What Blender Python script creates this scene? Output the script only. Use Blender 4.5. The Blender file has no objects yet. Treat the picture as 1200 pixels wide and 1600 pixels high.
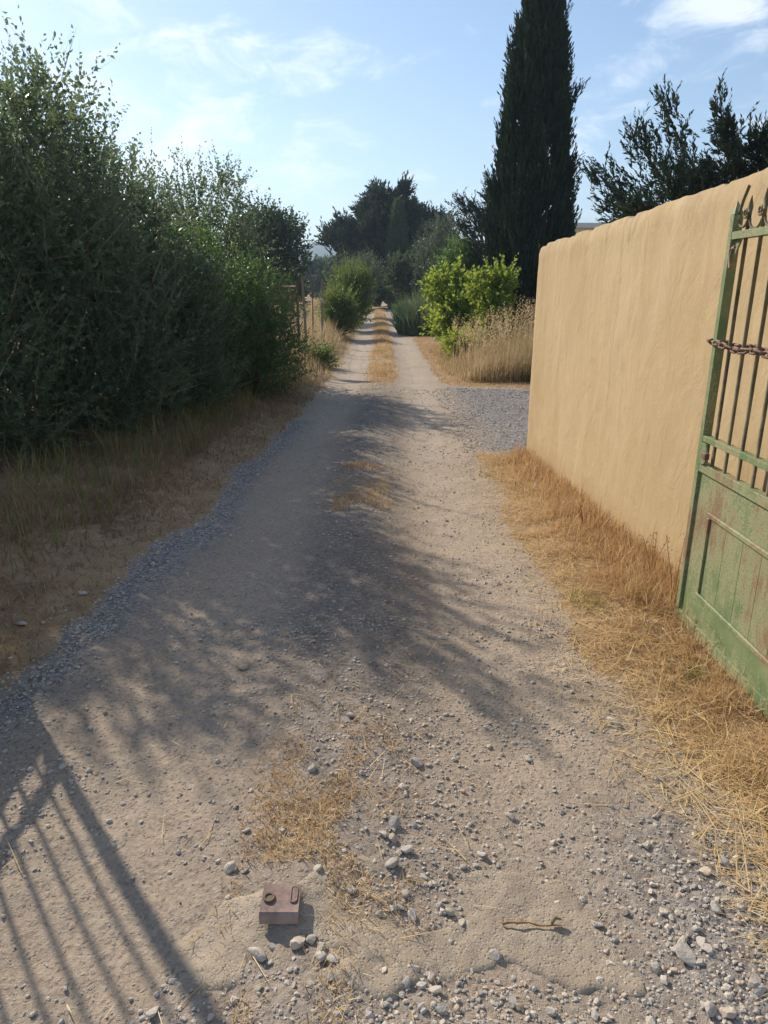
import bpy, math, random
import numpy as np
from mathutils import Vector

# ------------------------------------------------------------------ camera, sky, sun, exposure
scene = bpy.context.scene
C = scene.collection
F_PX, PITCH, CAM_H = 1080.0, math.atan(345 / 1080), 1.6
cam_d = bpy.data.cameras.new('camera')
cam_d.sensor_fit = 'HORIZONTAL'; cam_d.sensor_width = 36.0; cam_d.lens = 36.0 * F_PX / 1200
cam_d.clip_start = 0.05; cam_d.clip_end = 6000
cam = bpy.data.objects.new('camera', cam_d); C.objects.link(cam)
cam.location = (0, 0, CAM_H); cam.rotation_euler = (math.pi / 2 - PITCH, 0, 0)
scene.camera = cam

SUN_AZ = math.radians(39.7)            # to the left of straight ahead
SUN_EL = math.radians(33.0)
sun_dir = Vector((-math.sin(SUN_AZ) * math.cos(SUN_EL), math.cos(SUN_AZ) * math.cos(SUN_EL), math.sin(SUN_EL)))
sun_d = bpy.data.lights.new('sun', 'SUN'); sun_d.energy = 5.0; sun_d.angle = math.radians(0.55); sun_d.color = (1.0, 0.87, 0.70)
sun = bpy.data.objects.new('sun', sun_d); C.objects.link(sun)
sun.rotation_euler = sun_dir.to_track_quat('Z', 'Y').to_euler(); sun.location = (-20, 25, 25)

world = bpy.data.worlds.new('World'); scene.world = world; world.use_nodes = True
nt = world.node_tree; nt.nodes.clear()
def wn(t, **k):
    n = nt.nodes.new(t)
    for a, b in k.items(): setattr(n, a, b)
    return n
sky = wn('ShaderNodeTexSky', sky_type='NISHITA', sun_disc=False, sun_elevation=SUN_EL, sun_rotation=-SUN_AZ,
         altitude=50, air_density=1.0, dust_density=0.35, ozone_density=1.5)
bg = wn('ShaderNodeBackground'); bg.inputs[1].default_value = 0.118
out = wn('ShaderNodeOutputWorld')
tc = wn('ShaderNodeTexCoord'); sep = wn('ShaderNodeSeparateXYZ')
nt.links.new(tc.outputs['Generated'], sep.inputs[0])
cmb = wn('ShaderNodeMapping'); cmb.inputs['Scale'].default_value = (1, 1, 2.3); cmb.inputs['Rotation'].default_value = (0, 0, -.15); cmb.inputs['Location'].default_value = (0, 0, .21); nt.links.new(tc.outputs['Generated'], cmb.inputs[0])
n1 = wn('ShaderNodeTexNoise'); n1.inputs['Scale'].default_value = 10; n1.inputs['Detail'].default_value = 9; n1.inputs['Roughness'].default_value = 0.62
n1.inputs['Distortion'].default_value = 0.5
n2 = wn('ShaderNodeTexNoise'); n2.inputs['Scale'].default_value = 3.2; n2.inputs['Detail'].default_value = 2
mp = wn('ShaderNodeMapping'); mp.inputs['Location'].default_value = (4.7, 19.9, 9.4)
nt.links.new(cmb.outputs[0], n1.inputs['Vector']); nt.links.new(cmb.outputs[0], mp.inputs[0]); nt.links.new(mp.outputs[0], n2.inputs['Vector'])
m1 = wn('ShaderNodeMath', operation='MULTIPLY_ADD'); nt.links.new(n2.outputs[0], m1.inputs[0]); m1.inputs[1].default_value = 0.9; nt.links.new(n1.outputs[0], m1.inputs[2])
cr = wn('ShaderNodeMapRange', interpolation_type='SMOOTHSTEP'); nt.links.new(m1.outputs[0], cr.inputs[0])
cr.inputs[1].default_value = 0.94; cr.inputs[2].default_value = 1.24; cr.inputs[3].default_value = 0.0; cr.inputs[4].default_value = 0.70
mixc = wn('ShaderNodeMix', data_type='RGBA'); nt.links.new(cr.outputs[0], mixc.inputs[0]); nt.links.new(sky.outputs[0], mixc.inputs[6])
mixc.inputs[7].default_value = (8.6, 8.9, 9.2, 1)
nt.links.new(mixc.outputs[2], bg.inputs[0]); nt.links.new(bg.outputs[0], out.inputs[0])

scene.view_settings.view_transform = 'Standard'; scene.view_settings.look = 'None'
scene.view_settings.exposure = 0.40; scene.view_settings.gamma = 1.0; scene.view_settings.use_curve_mapping = False
scene.render.engine = 'CYCLES'; scene.cycles.use_denoising = True
scene.cycles.max_bounces = 5; scene.cycles.transparent_max_bounces = 6; scene.cycles.diffuse_bounces = 3; scene.cycles.transmission_bounces = 4; scene.cycles.glossy_bounces = 2

# ------------------------------------------------------------------ helpers
R = np.random.default_rng(7)
cp, sp = math.cos(PITCH), math.sin(PITCH)
def ray(px, py):
    u, v = (px - 600) / F_PX, (py - 800) / F_PX
    return u, cp - sp * v, -(sp + cp * v)
def on_ground(px, py, z=0.0):                       # photo pixel -> point on the ground
    u, f, d = ray(px, py); t = (z - CAM_H) / d
    return u * t, f * t
def at_y(px, py, Y):                                # photo pixel -> point at distance Y
    u, f, d = ray(px, py); t = Y / f
    return u * t, Y, CAM_H + d * t

def sstep(a, b, x):
    t = np.clip((np.asarray(x, float) - a) / (b - a), 0, 1); return t * t * (3 - 2 * t)
def _hash(ix, iy, seed):
    h = (ix.astype(np.int64) * 374761393 + iy.astype(np.int64) * 668265263 + seed * 1442695041) & 0xFFFFFFFF
    h = ((h ^ (h >> 13)) * 1274126177) & 0xFFFFFFFF
    return ((h ^ (h >> 16)) & 0xFFFFFF) / float(0xFFFFFF)
def vnoise(x, y, seed=0):
    x = np.asarray(x, float); y = np.asarray(y, float)
    ix, iy = np.floor(x), np.floor(y); fx, fy = x - ix, y - iy
    fx = fx * fx * (3 - 2 * fx); fy = fy * fy * (3 - 2 * fy)
    a, b, c, d = _hash(ix, iy, seed), _hash(ix + 1, iy, seed), _hash(ix, iy + 1, seed), _hash(ix + 1, iy + 1, seed)
    return (a + (b - a) * fx) * (1 - fy) + (c + (d - c) * fx) * fy
def fbm(x, y, seed=0, octv=4):
    s, a, t = 0, 1.0, 0
    for o in range(octv):
        s = s + a * vnoise(np.asarray(x) * 2 ** o, np.asarray(y) * 2 ** o, seed + o); t += a; a *= 0.5
    return s / t
def unit(v):
    return v / np.maximum(np.linalg.norm(v, axis=-1, keepdims=True), 1e-9)

def mesh_data(name, verts, faces, mat=None, rnd=None, smooth=False, vattr=None):
    """faces: list of (M,k) index arrays"""
    me = bpy.data.meshes.new(name)
    verts = np.ascontiguousarray(verts, np.float32).reshape(-1, 3)
    faces = [np.ascontiguousarray(f, np.int32) for f in faces if len(f)]
    me.vertices.add(len(verts)); me.vertices.foreach_set('co', verts.ravel())
    loops = np.concatenate([f.ravel() for f in faces])
    tot = np.concatenate([np.full(len(f), f.shape[1], np.int32) for f in faces])
    st = np.concatenate([[0], np.cumsum(tot)[:-1]]).astype(np.int32)
    me.loops.add(len(loops)); me.loops.foreach_set('vertex_index', loops)
    me.polygons.add(len(tot)); me.polygons.foreach_set('loop_start', st); me.polygons.foreach_set('loop_total', tot)
    me.polygons.foreach_set('use_smooth', np.full(len(tot), bool(smooth)))
    if rnd is not None:
        at = me.attributes.new('rnd', 'FLOAT', 'FACE'); at.data.foreach_set('value', np.ascontiguousarray(rnd, np.float32))
    for k, v in (vattr or {}).items():
        at = me.attributes.new(k, 'FLOAT', 'POINT'); at.data.foreach_set('value', np.ascontiguousarray(v, np.float32))
    me.update(calc_edges=True); me.validate()
    if mat: me.materials.append(mat)
    return me
def link(name, me, parent=None, loc=(0, 0, 0)):
    o = bpy.data.objects.new(name, me); C.objects.link(o); o.location = loc
    if parent: o.parent = parent
    return o
def tag(o, label=None, cat=None, group=None, kind=None):
    for k, v in (('label', label), ('category', cat), ('group', group), ('kind', kind)):
        if v: o[k] = v
    return o
def thing(name, label, cat, loc=(0, 0, 0), group=None):
    return tag(link(name, None, None, loc), label, cat, group)

class MB:
    """collects boxes, tubes, plates into one mesh"""
    def __init__(s): s.v, s.q, s.t, s.n = [], [], [], 0
    def add(s, v, quads=(), tris=()):
        v = np.asarray(v, float).reshape(-1, 3)
        if len(quads): s.q.append(np.asarray(quads, int) + s.n)
        if len(tris): s.t.append(np.asarray(tris, int) + s.n)
        s.v.append(v); s.n += len(v); return s
    def box(s, a, b, bev=0.0):
        a, b = np.array(a, float), np.array(b, float)
        if bev <= 0:
            v = [(x, y, z) for z in (a[2], b[2]) for (x, y) in ((a[0], a[1]), (b[0], a[1]), (b[0], b[1]), (a[0], b[1]))]
            return s.add(v, [(3, 2, 1, 0), (4, 5, 6, 7), (0, 1, 5, 4), (1, 2, 6, 5), (2, 3, 7, 6), (3, 0, 4, 7)])
        rings = []
        for z, i in ((a[2], bev), (a[2] + bev, 0), (b[2] - bev, 0), (b[2], bev)):
            x0, x1, y0, y1 = a[0] + i, b[0] - i, a[1] + i, b[1] - i; e = bev * .7
            rings.append([(x0 + e, y0, z), (x1 - e, y0, z), (x1, y0 + e, z), (x1, y1 - e, z), (x1 - e, y1, z), (x0 + e, y1, z), (x0, y1 - e, z), (x0, y0 + e, z)])
        v = np.array(rings).reshape(-1, 3); q = []
        for r in range(3):
            for k in range(8): q.append((r * 8 + k, r * 8 + (k + 1) % 8, r * 8 + 8 + (k + 1) % 8, r * 8 + 8 + k))
        t = [(0, k + 1, k) for k in range(1, 7)] + [(24, 24 + k, 24 + k + 1) for k in range(1, 7)]
        return s.add(v, q, t)
    def tube(s, pts, rad, n=6, closed=False):
        pts = np.asarray(pts, float); m = len(pts); rad = np.broadcast_to(np.asarray(rad, float), (m,))
        if closed: tan = np.roll(pts, -1, 0) - np.roll(pts, 1, 0)
        else: tan = np.gradient(pts, axis=0)
        tan = unit(tan)
        ref = np.array([0, 0, 1.0]) if abs(tan[:, 2]).mean() < .8 else np.array([1.0, 0, 0])
        a = unit(np.cross(tan, ref)); b = np.cross(tan, a)
        ang = np.arange(n) * 2 * math.pi / n
        v = pts[:, None] + rad[:, None, None] * (np.cos(ang)[None, :, None] * a[:, None] + np.sin(ang)[None, :, None] * b[:, None])
        q = []
        for i in range(m if closed else m - 1):
            j = (i + 1) % m
            for k in range(n): q.append((i * n + k, i * n + (k + 1) % n, j * n + (k + 1) % n, j * n + k))
        t = []
        if not closed:
            t = [(0, k, k + 1) for k in range(1, n - 1)] + [((m - 1) * n, (m - 1) * n + k + 1, (m - 1) * n + k) for k in range(1, n - 1)]
        return s.add(v, q, t)
    def mesh(s, name, mat, smooth=False):
        f = []
        if s.q: f.append(np.concatenate(s.q))
        if s.t: f.append(np.concatenate(s.t))
        return mesh_data(name, np.concatenate(s.v), f, mat, smooth=smooth)
    def build(s, name, mat, parent=None, smooth=False, loc=(0, 0, 0)):
        return link(name, s.mesh(name, mat, smooth), parent, loc)

# ------------------------------------------------------------------ materials
def mat(name):
    m = bpy.data.materials.new(name); m.use_nodes = True; t = m.node_tree; t.nodes.clear()
    o = t.nodes.new('ShaderNodeOutputMaterial'); b = t.nodes.new('ShaderNodeBsdfPrincipled'); t.links.new(b.outputs[0], o.inputs[0])
    return m, t, b, o
class NB:
    def __init__(s, t): s.t = t
    def n(s, typ, ins=None, **k):
        n = s.t.nodes.new(typ)
        for a, b in k.items(): setattr(n, a, b)
        for a, b in (ins or {}).items():
            if hasattr(b, 'is_linked'): s.t.links.new(b, n.inputs[a])
            else: n.inputs[a].default_value = b
        return n
    def coord(s, kind='Object', scale=(1, 1, 1)):
        c = s.n('ShaderNodeTexCoord'); m = s.n('ShaderNodeMapping', {0: c.outputs[kind], 'Scale': scale}); return m.outputs[0]
    def noise(s, vec, scale, detail=4, rough=.55, dist=0):
        return s.n('ShaderNodeTexNoise', {'Vector': vec, 'Scale': scale, 'Detail': detail, 'Roughness': rough, 'Distortion': dist}).outputs[0]
    def vor(s, vec, scale, out='Distance'):
        return s.n('ShaderNodeTexVoronoi', {'Vector': vec, 'Scale': scale}).outputs[out]
    def ramp(s, fac, stops):
        r = s.n('ShaderNodeValToRGB', {0: fac}); e = r.color_ramp.elements
        while len(e) < len(stops): e.new(.5)
        for i, (p, c) in enumerate(stops): e[i].position = p; e[i].color = (*c, 1)
        return r.outputs[0]
    def rng(s, v, a, b, c=0., d=1.):
        return s.n('ShaderNodeMapRange', {0: v, 1: a, 2: b, 3: c, 4: d}).outputs[0]
    def mix(s, f, a, b, mode='MIX'):
        n = s.n('ShaderNodeMix', data_type='RGBA', blend_type=mode)
        for i, x in ((0, f), (6, a), (7, b)):
            if hasattr(x, 'is_linked'): s.t.links.new(x, n.inputs[i])
            elif i: n.inputs[i].default_value = (*x, 1)
            else: n.inputs[0].default_value = x
        return n.outputs[2]
    def math(s, op, a, b):
        return s.n('ShaderNodeMath', {0: a, 1: b}, operation=op).outputs[0]
    def attr(s, name): return s.n('ShaderNodeAttribute', attribute_name=name).outputs['Fac']
    def bump(s, h, dist, strength=1.0, prev=None):
        i = {'Height': h, 'Distance': dist, 'Strength': strength}
        if prev: i['Normal'] = prev
        return s.n('ShaderNodeBump', i).outputs[0]

def leaf_mat(name, stops, trans=.35, rough=.5, tcol=None, spec=.4, patch=.5):
    m, t, b, o = mat(name); k = NB(t)
    r = k.attr('rnd'); col = k.ramp(r, stops)
    big = k.noise(k.coord(), 1.3, 2); col = k.mix(k.rng(big, .3, .7, 0, patch), col, tuple(c * .62 for c in stops[0][1]))
    t.links.new(col, b.inputs['Base Color']); b.inputs['Roughness'].default_value = rough; b.inputs['Specular IOR Level'].default_value = spec
    tr = k.n('ShaderNodeBsdfTranslucent'); tcn = k.mix(.6, col, tcol or stops[-1][1]); t.links.new(tcn, tr.inputs[0])
    mx = k.n('ShaderNodeMixShader', {0: trans, 1: b.outputs[0], 2: tr.outputs[0]}); t.links.new(mx.outputs[0], o.inputs[0])
    return m
M = {}
M['oak'] = leaf_mat('oak_leaf', [(0, (.066, .100, .072)), (.6, (.105, .150, .095)), (.93, (.145, .19, .10)), (1, (.32, .30, .08))], .50, .36, (.20, .27, .11), .45, .15)
M['bright'] = leaf_mat('bright_leaf', [(0, (.032, .085, .026)), (.6, (.060, .135, .036)), (1, (.13, .21, .065))], .42, .42, (.19, .32, .06), .4, .25)
M['yellow'] = leaf_mat('yellowgreen_leaf', [(0, (.09, .16, .03)), (.5, (.17, .26, .045)), (1, (.30, .35, .07))], .52, .5, (.44, .52, .06), .4, .25)
M['yellowdark'] = leaf_mat('hedgerow_leaf', [(0, (.055, .10, .030)), (.5, (.10, .16, .045)), (1, (.20, .24, .07))], .42, .5, (.26, .33, .06))
M['olive'] = leaf_mat('olive_leaf', [(0, (.06, .09, .06)), (.6, (.10, .14, .085)), (1, (.17, .20, .12))], .3, .5)
M['blue'] = leaf_mat('reed_leaf', [(0, (.06, .12, .07)), (.6, (.11, .185, .10)), (1, (.20, .27, .13))], .35, .5)
M['conifer'] = leaf_mat('conifer_leaf', [(0, (.022, .037, .026)), (.6, (.040, .062, .038)), (1, (.075, .098, .052))], .2, .6, spec=.2, patch=.3)
M['cypress'] = leaf_mat('cypress_leaf', [(0, (.014, .027, .018)), (.6, (.027, .049, .028)), (1, (.055, .088, .040))], .12, .65, spec=.15)
M['faroak'] = leaf_mat('far_leaf', [(0, (.035, .065, .030)), (.6, (.06, .10, .04)), (1, (.10, .15, .05))], .3, .5)
M['straw'] = leaf_mat('dry_grass', [(0, (.34, .175, .085)), (.35, (.49, .295, .145)), (.7, (.62, .44, .24)), (1, (.80, .68, .46))], .35, .6, (.68, .48, .23), .25, .15)
M['straw_pale'] = leaf_mat('pale_straw', [(0, (.50, .34, .15)), (.6, (.68, .50, .25)), (1, (.82, .68, .42))], .25, .5, None, .3, .1)
M['tall'] = leaf_mat('tall_dry_grass', [(0, (.27, .17, .085)), (.5, (.46, .33, .17)), (1, (.66, .53, .32))], .35, .6, None, .25, .25)
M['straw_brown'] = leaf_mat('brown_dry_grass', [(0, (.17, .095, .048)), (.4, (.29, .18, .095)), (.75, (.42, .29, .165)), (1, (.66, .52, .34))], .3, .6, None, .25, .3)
M['green_grass'] = leaf_mat('green_grass', [(0, (.11, .16, .035)), (.6, (.20, .25, .06)), (1, (.36, .36, .11))], .4, .5)

def make_bark():
    m, t, b, o = mat('bark'); k = NB(t); v = k.coord(scale=(6, 6, 1.5)); n = k.noise(v, 6, 6, .65)
    t.links.new(k.ramp(n, [(.3, (.045, .034, .025)), (.7, (.16, .125, .095))]), b.inputs['Base Color'])
    t.links.new(k.bump(n, .03), b.inputs['Normal']); b.inputs['Roughness'].default_value = .9; return m
M['bark'] = make_bark()

def make_ground():
    m, t, b, o = mat('earth'); k = NB(t); v = k.coord()
    n_big = k.noise(v, .9, 4); n_mid = k.noise(v, 6, 5, .6); n_fine = k.noise(v, 55, 5, .7)
    wob = k.n('ShaderNodeTexNoise', {'Vector': v, 'Scale': 30, 'Detail': 3}).outputs[1]
    v0 = v; v = k.n('ShaderNodeVectorMath', {0: v, 1: k.n('ShaderNodeVectorMath', {0: wob, 1: (.03, .03, .03)}, operation='MULTIPLY').outputs[0]}, operation='ADD').outputs[0]
    cell = k.vor(v, 62, 'Color'); cellv = k.n('ShaderNodeSeparateColor', {0: cell}).outputs[0]; cd = k.vor(v, 62)
    cell2 = k.n('ShaderNodeSeparateColor', {0: k.vor(v, 150, 'Color')}).outputs[1]
    dust = k.ramp(n_fine, [(.28, (.26, .20, .150)), (.55, (.41, .335, .262)), (.8, (.51, .435, .35))])
    peb = k.ramp(cellv, [(0, (.10, .10, .105)), (.35, (.21, .205, .20)), (.7, (.33, .29, .25)), (1, (.47, .43, .37))])
    pm = k.math('MULTIPLY', k.rng(cd, .42, .30), k.rng(k.math('ADD', n_mid, k.math('MULTIPLY', cell2, .25)), .42, .66))
    rut = k.attr('rut'); gravel = k.attr('gravel'); grass = k.attr('grass')
    track = k.mix(k.math('MULTIPLY', pm, .75), dust, peb)
    track = k.mix(k.math('MULTIPLY', rut, k.rng(n_mid, .35, .6, .35, .85)), track, k.ramp(n_fine, [(.25, (.37, .305, .24)), (.75, (.53, .46, .375))]))
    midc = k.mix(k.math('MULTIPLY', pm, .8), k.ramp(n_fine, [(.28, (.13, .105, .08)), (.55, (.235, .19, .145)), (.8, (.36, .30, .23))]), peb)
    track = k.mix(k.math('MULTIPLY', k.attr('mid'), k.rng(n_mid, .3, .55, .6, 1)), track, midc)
    gcell = k.ramp(cellv, [(0, (.085, .088, .098)), (.5, (.20, .205, .22)), (1, (.37, .36, .355))])
    track = k.mix(k.math('MULTIPLY', gravel, k.rng(n_mid, .3, .55, .55, 1)), track, gcell)
    soil = k.ramp(n_mid, [(.25, (.235, .155, .09)), (.5, (.385, .27, .16)), (.75, (.52, .40, .25))])
    soil = k.mix(.35, soil, k.ramp(n_fine, [(.3, (.15, .09, .05)), (.7, (.52, .38, .21))]))
    gm = k.rng(k.math('ADD', grass, k.math('MULTIPLY', k.math('SUBTRACT', n_mid, .5), .7)), .38, .62)
    col = k.mix(gm, track, soil)
    col = k.mix(k.rng(n_big, .3, .7, 0, .18), col, (.17, .14, .11))
    t.links.new(col, b.inputs['Base Color']); b.inputs['Roughness'].default_value = .95; b.inputs['Specular IOR Level'].default_value = .15
    grit = k.noise(v0, 190, 4, .7); h = k.math('ADD', k.math('ADD', k.math('MULTIPLY', pm, k.math('MULTIPLY', cell2, .55)), k.math('MULTIPLY', n_fine, .9)), k.math('MULTIPLY', grit, .45))
    t.links.new(k.bump(h, .010, .9), b.inputs['Normal']); return m
M['ground'] = make_ground()

def make_wall():
    m, t, b, o = mat('ochre_render'); k = NB(t); v = k.coord(); vs = k.coord(scale=(1, 1.0, .28))
    n0 = k.noise(vs, 1.6, 5, .6, .6); n1 = k.noise(vs, 7, 6, .65, .8); n2 = k.noise(v, 90, 4, .7); n3 = k.noise(v, 3.0, 5, .6, 1.2)
    col = k.ramp(n0, [(.28, (.405, .300, .168)), (.5, (.475, .360, .208)), (.75, (.530, .420, .262))])
    col = k.mix(k.rng(n1, .52, .72, 0, .45), col, (.43, .305, .150))
    col = k.mix(k.rng(n3, .55, .75, 0, .4), col, (.56, .44, .265))
    z = k.n('ShaderNodeSeparateXYZ', {0: k.coord()}).outputs[2]
    dirt = k.math('MULTIPLY', k.rng(z, .30, .02), k.rng(n3, .35, .65, .2, .9)); col = k.mix(dirt, col, (.33, .225, .12))
    streak = k.noise(k.coord(scale=(7, 7, .35)), 2.4, 4, .6)
    col = k.mix(k.math('MULTIPLY', k.rng(streak, .56, .70, 0, .55), k.rng(n0, .4, .6)), col, (.36, .25, .13))
    smear = k.noise(k.coord(scale=(1, 1.6, 1.0)), 3.2, 8, .72, 2.6); col = k.mix(k.rng(smear, .56, .66, 0, .38), col, (.335, .235, .125))
    col = k.mix(k.rng(n2, .35, .7, 0, .22), col, (.36, .26, .145))
    topd = k.math('MULTIPLY', k.rng(z, 1.80, 2.12), k.rng(smear, .42, .58)); col = k.mix(k.math('MULTIPLY', topd, .5), col, (.30, .235, .16))
    t.links.new(col, b.inputs['Base Color']); b.inputs['Roughness'].default_value = .92; b.inputs['Specular IOR Level'].default_value = .2
    trow = k.noise(k.coord(scale=(1, 1.1, .75)), 5, 7, .62, 1.4)
    nb = k.bump(n2, .0025, .6); t.links.new(k.bump(trow, .014, .6, nb), b.inputs['Normal']); return m
M['wall'] = make_wall()

def make_paint(name, scale=1.0, amount=.5, dark=False):
    m, t, b, o = mat(name); k = NB(t); v = k.coord(); vs = k.coord(scale=(1, 1, .22))
    n0 = k.noise(v, 2.2 * scale, 3, .5); n1 = k.noise(vs, 20 * scale, 6, .7); n2 = k.noise(v, 110, 5, .75); nb = k.noise(v, 8, 4)
    green = k.ramp(nb, [(.3, (.100, .165, .075)), (.55, (.165, .210, .100)), (.8, (.245, .262, .145))])
    worn = k.mix(k.rng(n2, .4, .6), (.23, .25, .14), (.36, .33, .20))
    rust = k.ramp(n2, [(.3, (.12, .07, .042)), (.7, (.28, .18, .105))])
    grit = k.math('MULTIPLY', k.math('SUBTRACT', n2, .5), 1.1)
    fine = k.noise(k.coord(scale=(1, 1, .35)), 38, 5, .7)
    e = k.math('ADD', k.math('ADD', k.math('MULTIPLY', n0, 1.1), k.math('MULTIPLY', n1, .55)), k.math('ADD', grit, k.math('MULTIPLY', fine, .5)))
    wm = k.rng(e, 1.20 - amount * .40, 1.27 - amount * .40)
    rm = k.rng(e, 1.36 - amount * .40, 1.40 - amount * .40)
    col = k.mix(k.math('MULTIPLY', wm, .8), green, worn); col = k.mix(rm, col, rust)
    t.links.new(col, b.inputs['Base Color']); b.inputs['Roughness'].default_value = .62; b.inputs['Specular IOR Level'].default_value = .35
    t.links.new(k.bump(k.math('SUBTRACT', n2, k.math('MULTIPLY', rm, .15)), .0015, .5), b.inputs['Normal']); return m
M['paint'] = make_paint('peeling_green_paint', 1.0, .30)
M['paint_worn'] = make_paint('worn_green_paint', .9, .62)
M['paint_clean'] = make_paint('green_paint', 1.0, .42)
def make_rust(name, a, c):
    m, t, b, o = mat(name); k = NB(t); n = k.noise(k.coord(), 60, 6, .7); n2 = k.noise(k.coord(), 9, 3)
    col = k.mix(k.rng(n2, .4, .65), k.ramp(n, [(.3, a), (.7, c)]), tuple(x * 1.5 for x in c))
    t.links.new(col, b.inputs['Base Color']); t.links.new(k.bump(n, .002), b.inputs['Normal'])
    b.inputs['Roughness'].default_value = .75; b.inputs['Metallic'].default_value = .15; return m
M['rust'] = make_rust('rusty_iron', (.065, .038, .028), (.17, .105, .075))
M['bar'] = make_rust('old_bar_paint', (.060, .058, .034), (.135, .115, .070))
M['plate'] = make_rust('rusty_plate', (.10, .070, .062), (.25, .178, .155))
def make_stone(nm='stone', nsc=70, bd=.003):
    m, t, b, o = mat(nm); k = NB(t); v = k.coord(); oi = k.n('ShaderNodeObjectInfo').outputs['Random']
    r = k.math('FRACT', k.math('ADD', oi, k.attr('rnd')), 0)
    c = k.ramp(r, [(0, (.31, .308, .305)), (.25, (.42, .41, .395)), (.6, (.50, .475, .44)), (.82, (.57, .51, .43)), (.94, (.47, .33, .225)), (1, (.64, .60, .53))])
    n = k.noise(v, nsc, 6, .7); c = k.mix(k.rng(n, .30, .7, .1, .65), c, (.42, .36, .29))
    t.links.new(c, b.inputs['Base Color']); t.links.new(k.bump(n, bd), b.inputs['Normal']); b.inputs['Roughness'].default_value = .85
    b.inputs['Specular IOR Level'].default_value = .25; return m
M['stone'] = make_stone()
M['rock'] = make_stone('rock', 2.6, .004)
def make_simple(name, col, var=.2, rough=.85, scale=20, bump=.004, sc3=(1, 1, 1)):
    m, t, b, o = mat(name); k = NB(t); n = k.noise(k.coord(scale=sc3), scale, 5, .65)
    t.links.new(k.ramp(n, [(.28, tuple(c * (1 - var) for c in col)), (.72, tuple(min(.9, c * (1 + var)) for c in col))]), b.inputs['Base Color'])
    t.links.new(k.bump(n, bump), b.inputs['Normal']); b.inputs['Roughness'].default_value = rough; b.inputs['Specular IOR Level'].default_value = .25; return m
def make_concrete():
    m, t, b, o = mat('old_concrete'); k = NB(t); v = k.coord(); n = k.noise(v, 9, 6, .65); f = k.noise(v, 160, 4, .7); pit = k.vor(v, 75)
    c = k.ramp(n, [(.28, (.29, .24, .185)), (.5, (.385, .325, .255)), (.75, (.46, .40, .325))])
    c = k.mix(k.rng(f, .35, .65, 0, .45), c, (.30, .25, .195))
    crack = k.n('ShaderNodeTexVoronoi', {'Vector': k.n('ShaderNodeVectorMath', {0: v, 1: k.n('ShaderNodeTexNoise', {'Vector': v, 'Scale': 14, 'Detail': 4}).outputs[1]}, operation='ADD').outputs[0], 'Scale': 5.0}, feature='DISTANCE_TO_EDGE').outputs[0]
    ck = k.math('MULTIPLY', k.rng(crack, .012, .0), k.rng(n, .45, .6)); c = k.mix(ck, c, (.12, .10, .08))
    t.links.new(c, b.inputs['Base Color']); b.inputs['Roughness'].default_value = .95; b.inputs['Specular IOR Level'].default_value = .2
    h = k.math('SUBTRACT', k.math('ADD', k.math('MULTIPLY', f, .6), k.math('MULTIPLY', k.rng(pit, .0, .35), .5)), ck)
    t.links.new(k.bump(h, .008, .9), b.inputs['Normal']); return m
M['concrete'] = make_concrete()
M['white_wall'] = make_simple('white_render', (.72, .71, .68), .06)
M['roof'] = make_simple('roof_slab', (.62, .60, .57), .08)
M['glass'] = make_simple('window_glass', (.05, .06, .07), .2, .15)
M['wood'] = make_simple('grey_wood', (.24, .215, .185), .35, .9, 14, .008, (5, 5, .6))
M['wire'] = make_simple('wire', (.32, .32, .31), .2, .6)
M['dead'] = make_simple('dead_stem', (.30, .16, .07), .3)
M['twig'] = make_simple('grey_twig', (.27, .22, .17), .3)
M['hill'] = make_simple('hill_scrub', (.060, .085, .055), .35, 1.0, .03, .5)
M['mesh_sheet'] = make_simple('pale_sheet', (.42, .45, .44), .12)

# ------------------------------------------------------------------ terrain
yk = [-20, 0, 1.7, 2.5, 3.3, 4.3, 5.4, 6.7, 9.8, 13.6, 22, 34, 60, 90]
LX = [-1.7, -1.7, -1.65, -1.61, -1.50, -1.40, -1.36, -1.27, -1.18, -1.0, -.99, -1.12, -1.2, .6]
RX = [1.3, 1.25, 1.15, .95, .90, .91, .93, .94, .98, 1.03, 1.0, 1.05, 1.15, 4.0]
SX = [-.16, -.16, -.16, -.17, -.18, -.19, -.2, -.18, -.1, -.03, -.05, -.15, -.40, 1.5]
def edge(tab, y): return np.interp(y, yk, tab)
def smooth_min(a): return a
def zones(x, y):
    wob = (fbm(x * 1.4, y * 1.4, 11) - .5) * .34 + (fbm(x * 7, y * 7, 12, 2) - .5) * .10
    x2 = x + wob
    inL = x2 - edge(LX, y); inR = edge(RX, y) - x2
    on = np.minimum(inL, inR)
    dy_far = np.interp(x2, [.9, 1.1, 1.6, 2.4, 6], [13.3, 12.6, 11.95, 11.65, 11.3])
    drive = np.minimum(np.minimum(x2 - .80, y + wob - 6.75 - .25 * sstep(1.3, 1.0, x)), dy_far - y - wob)
    return on, drive, inL, inR
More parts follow.
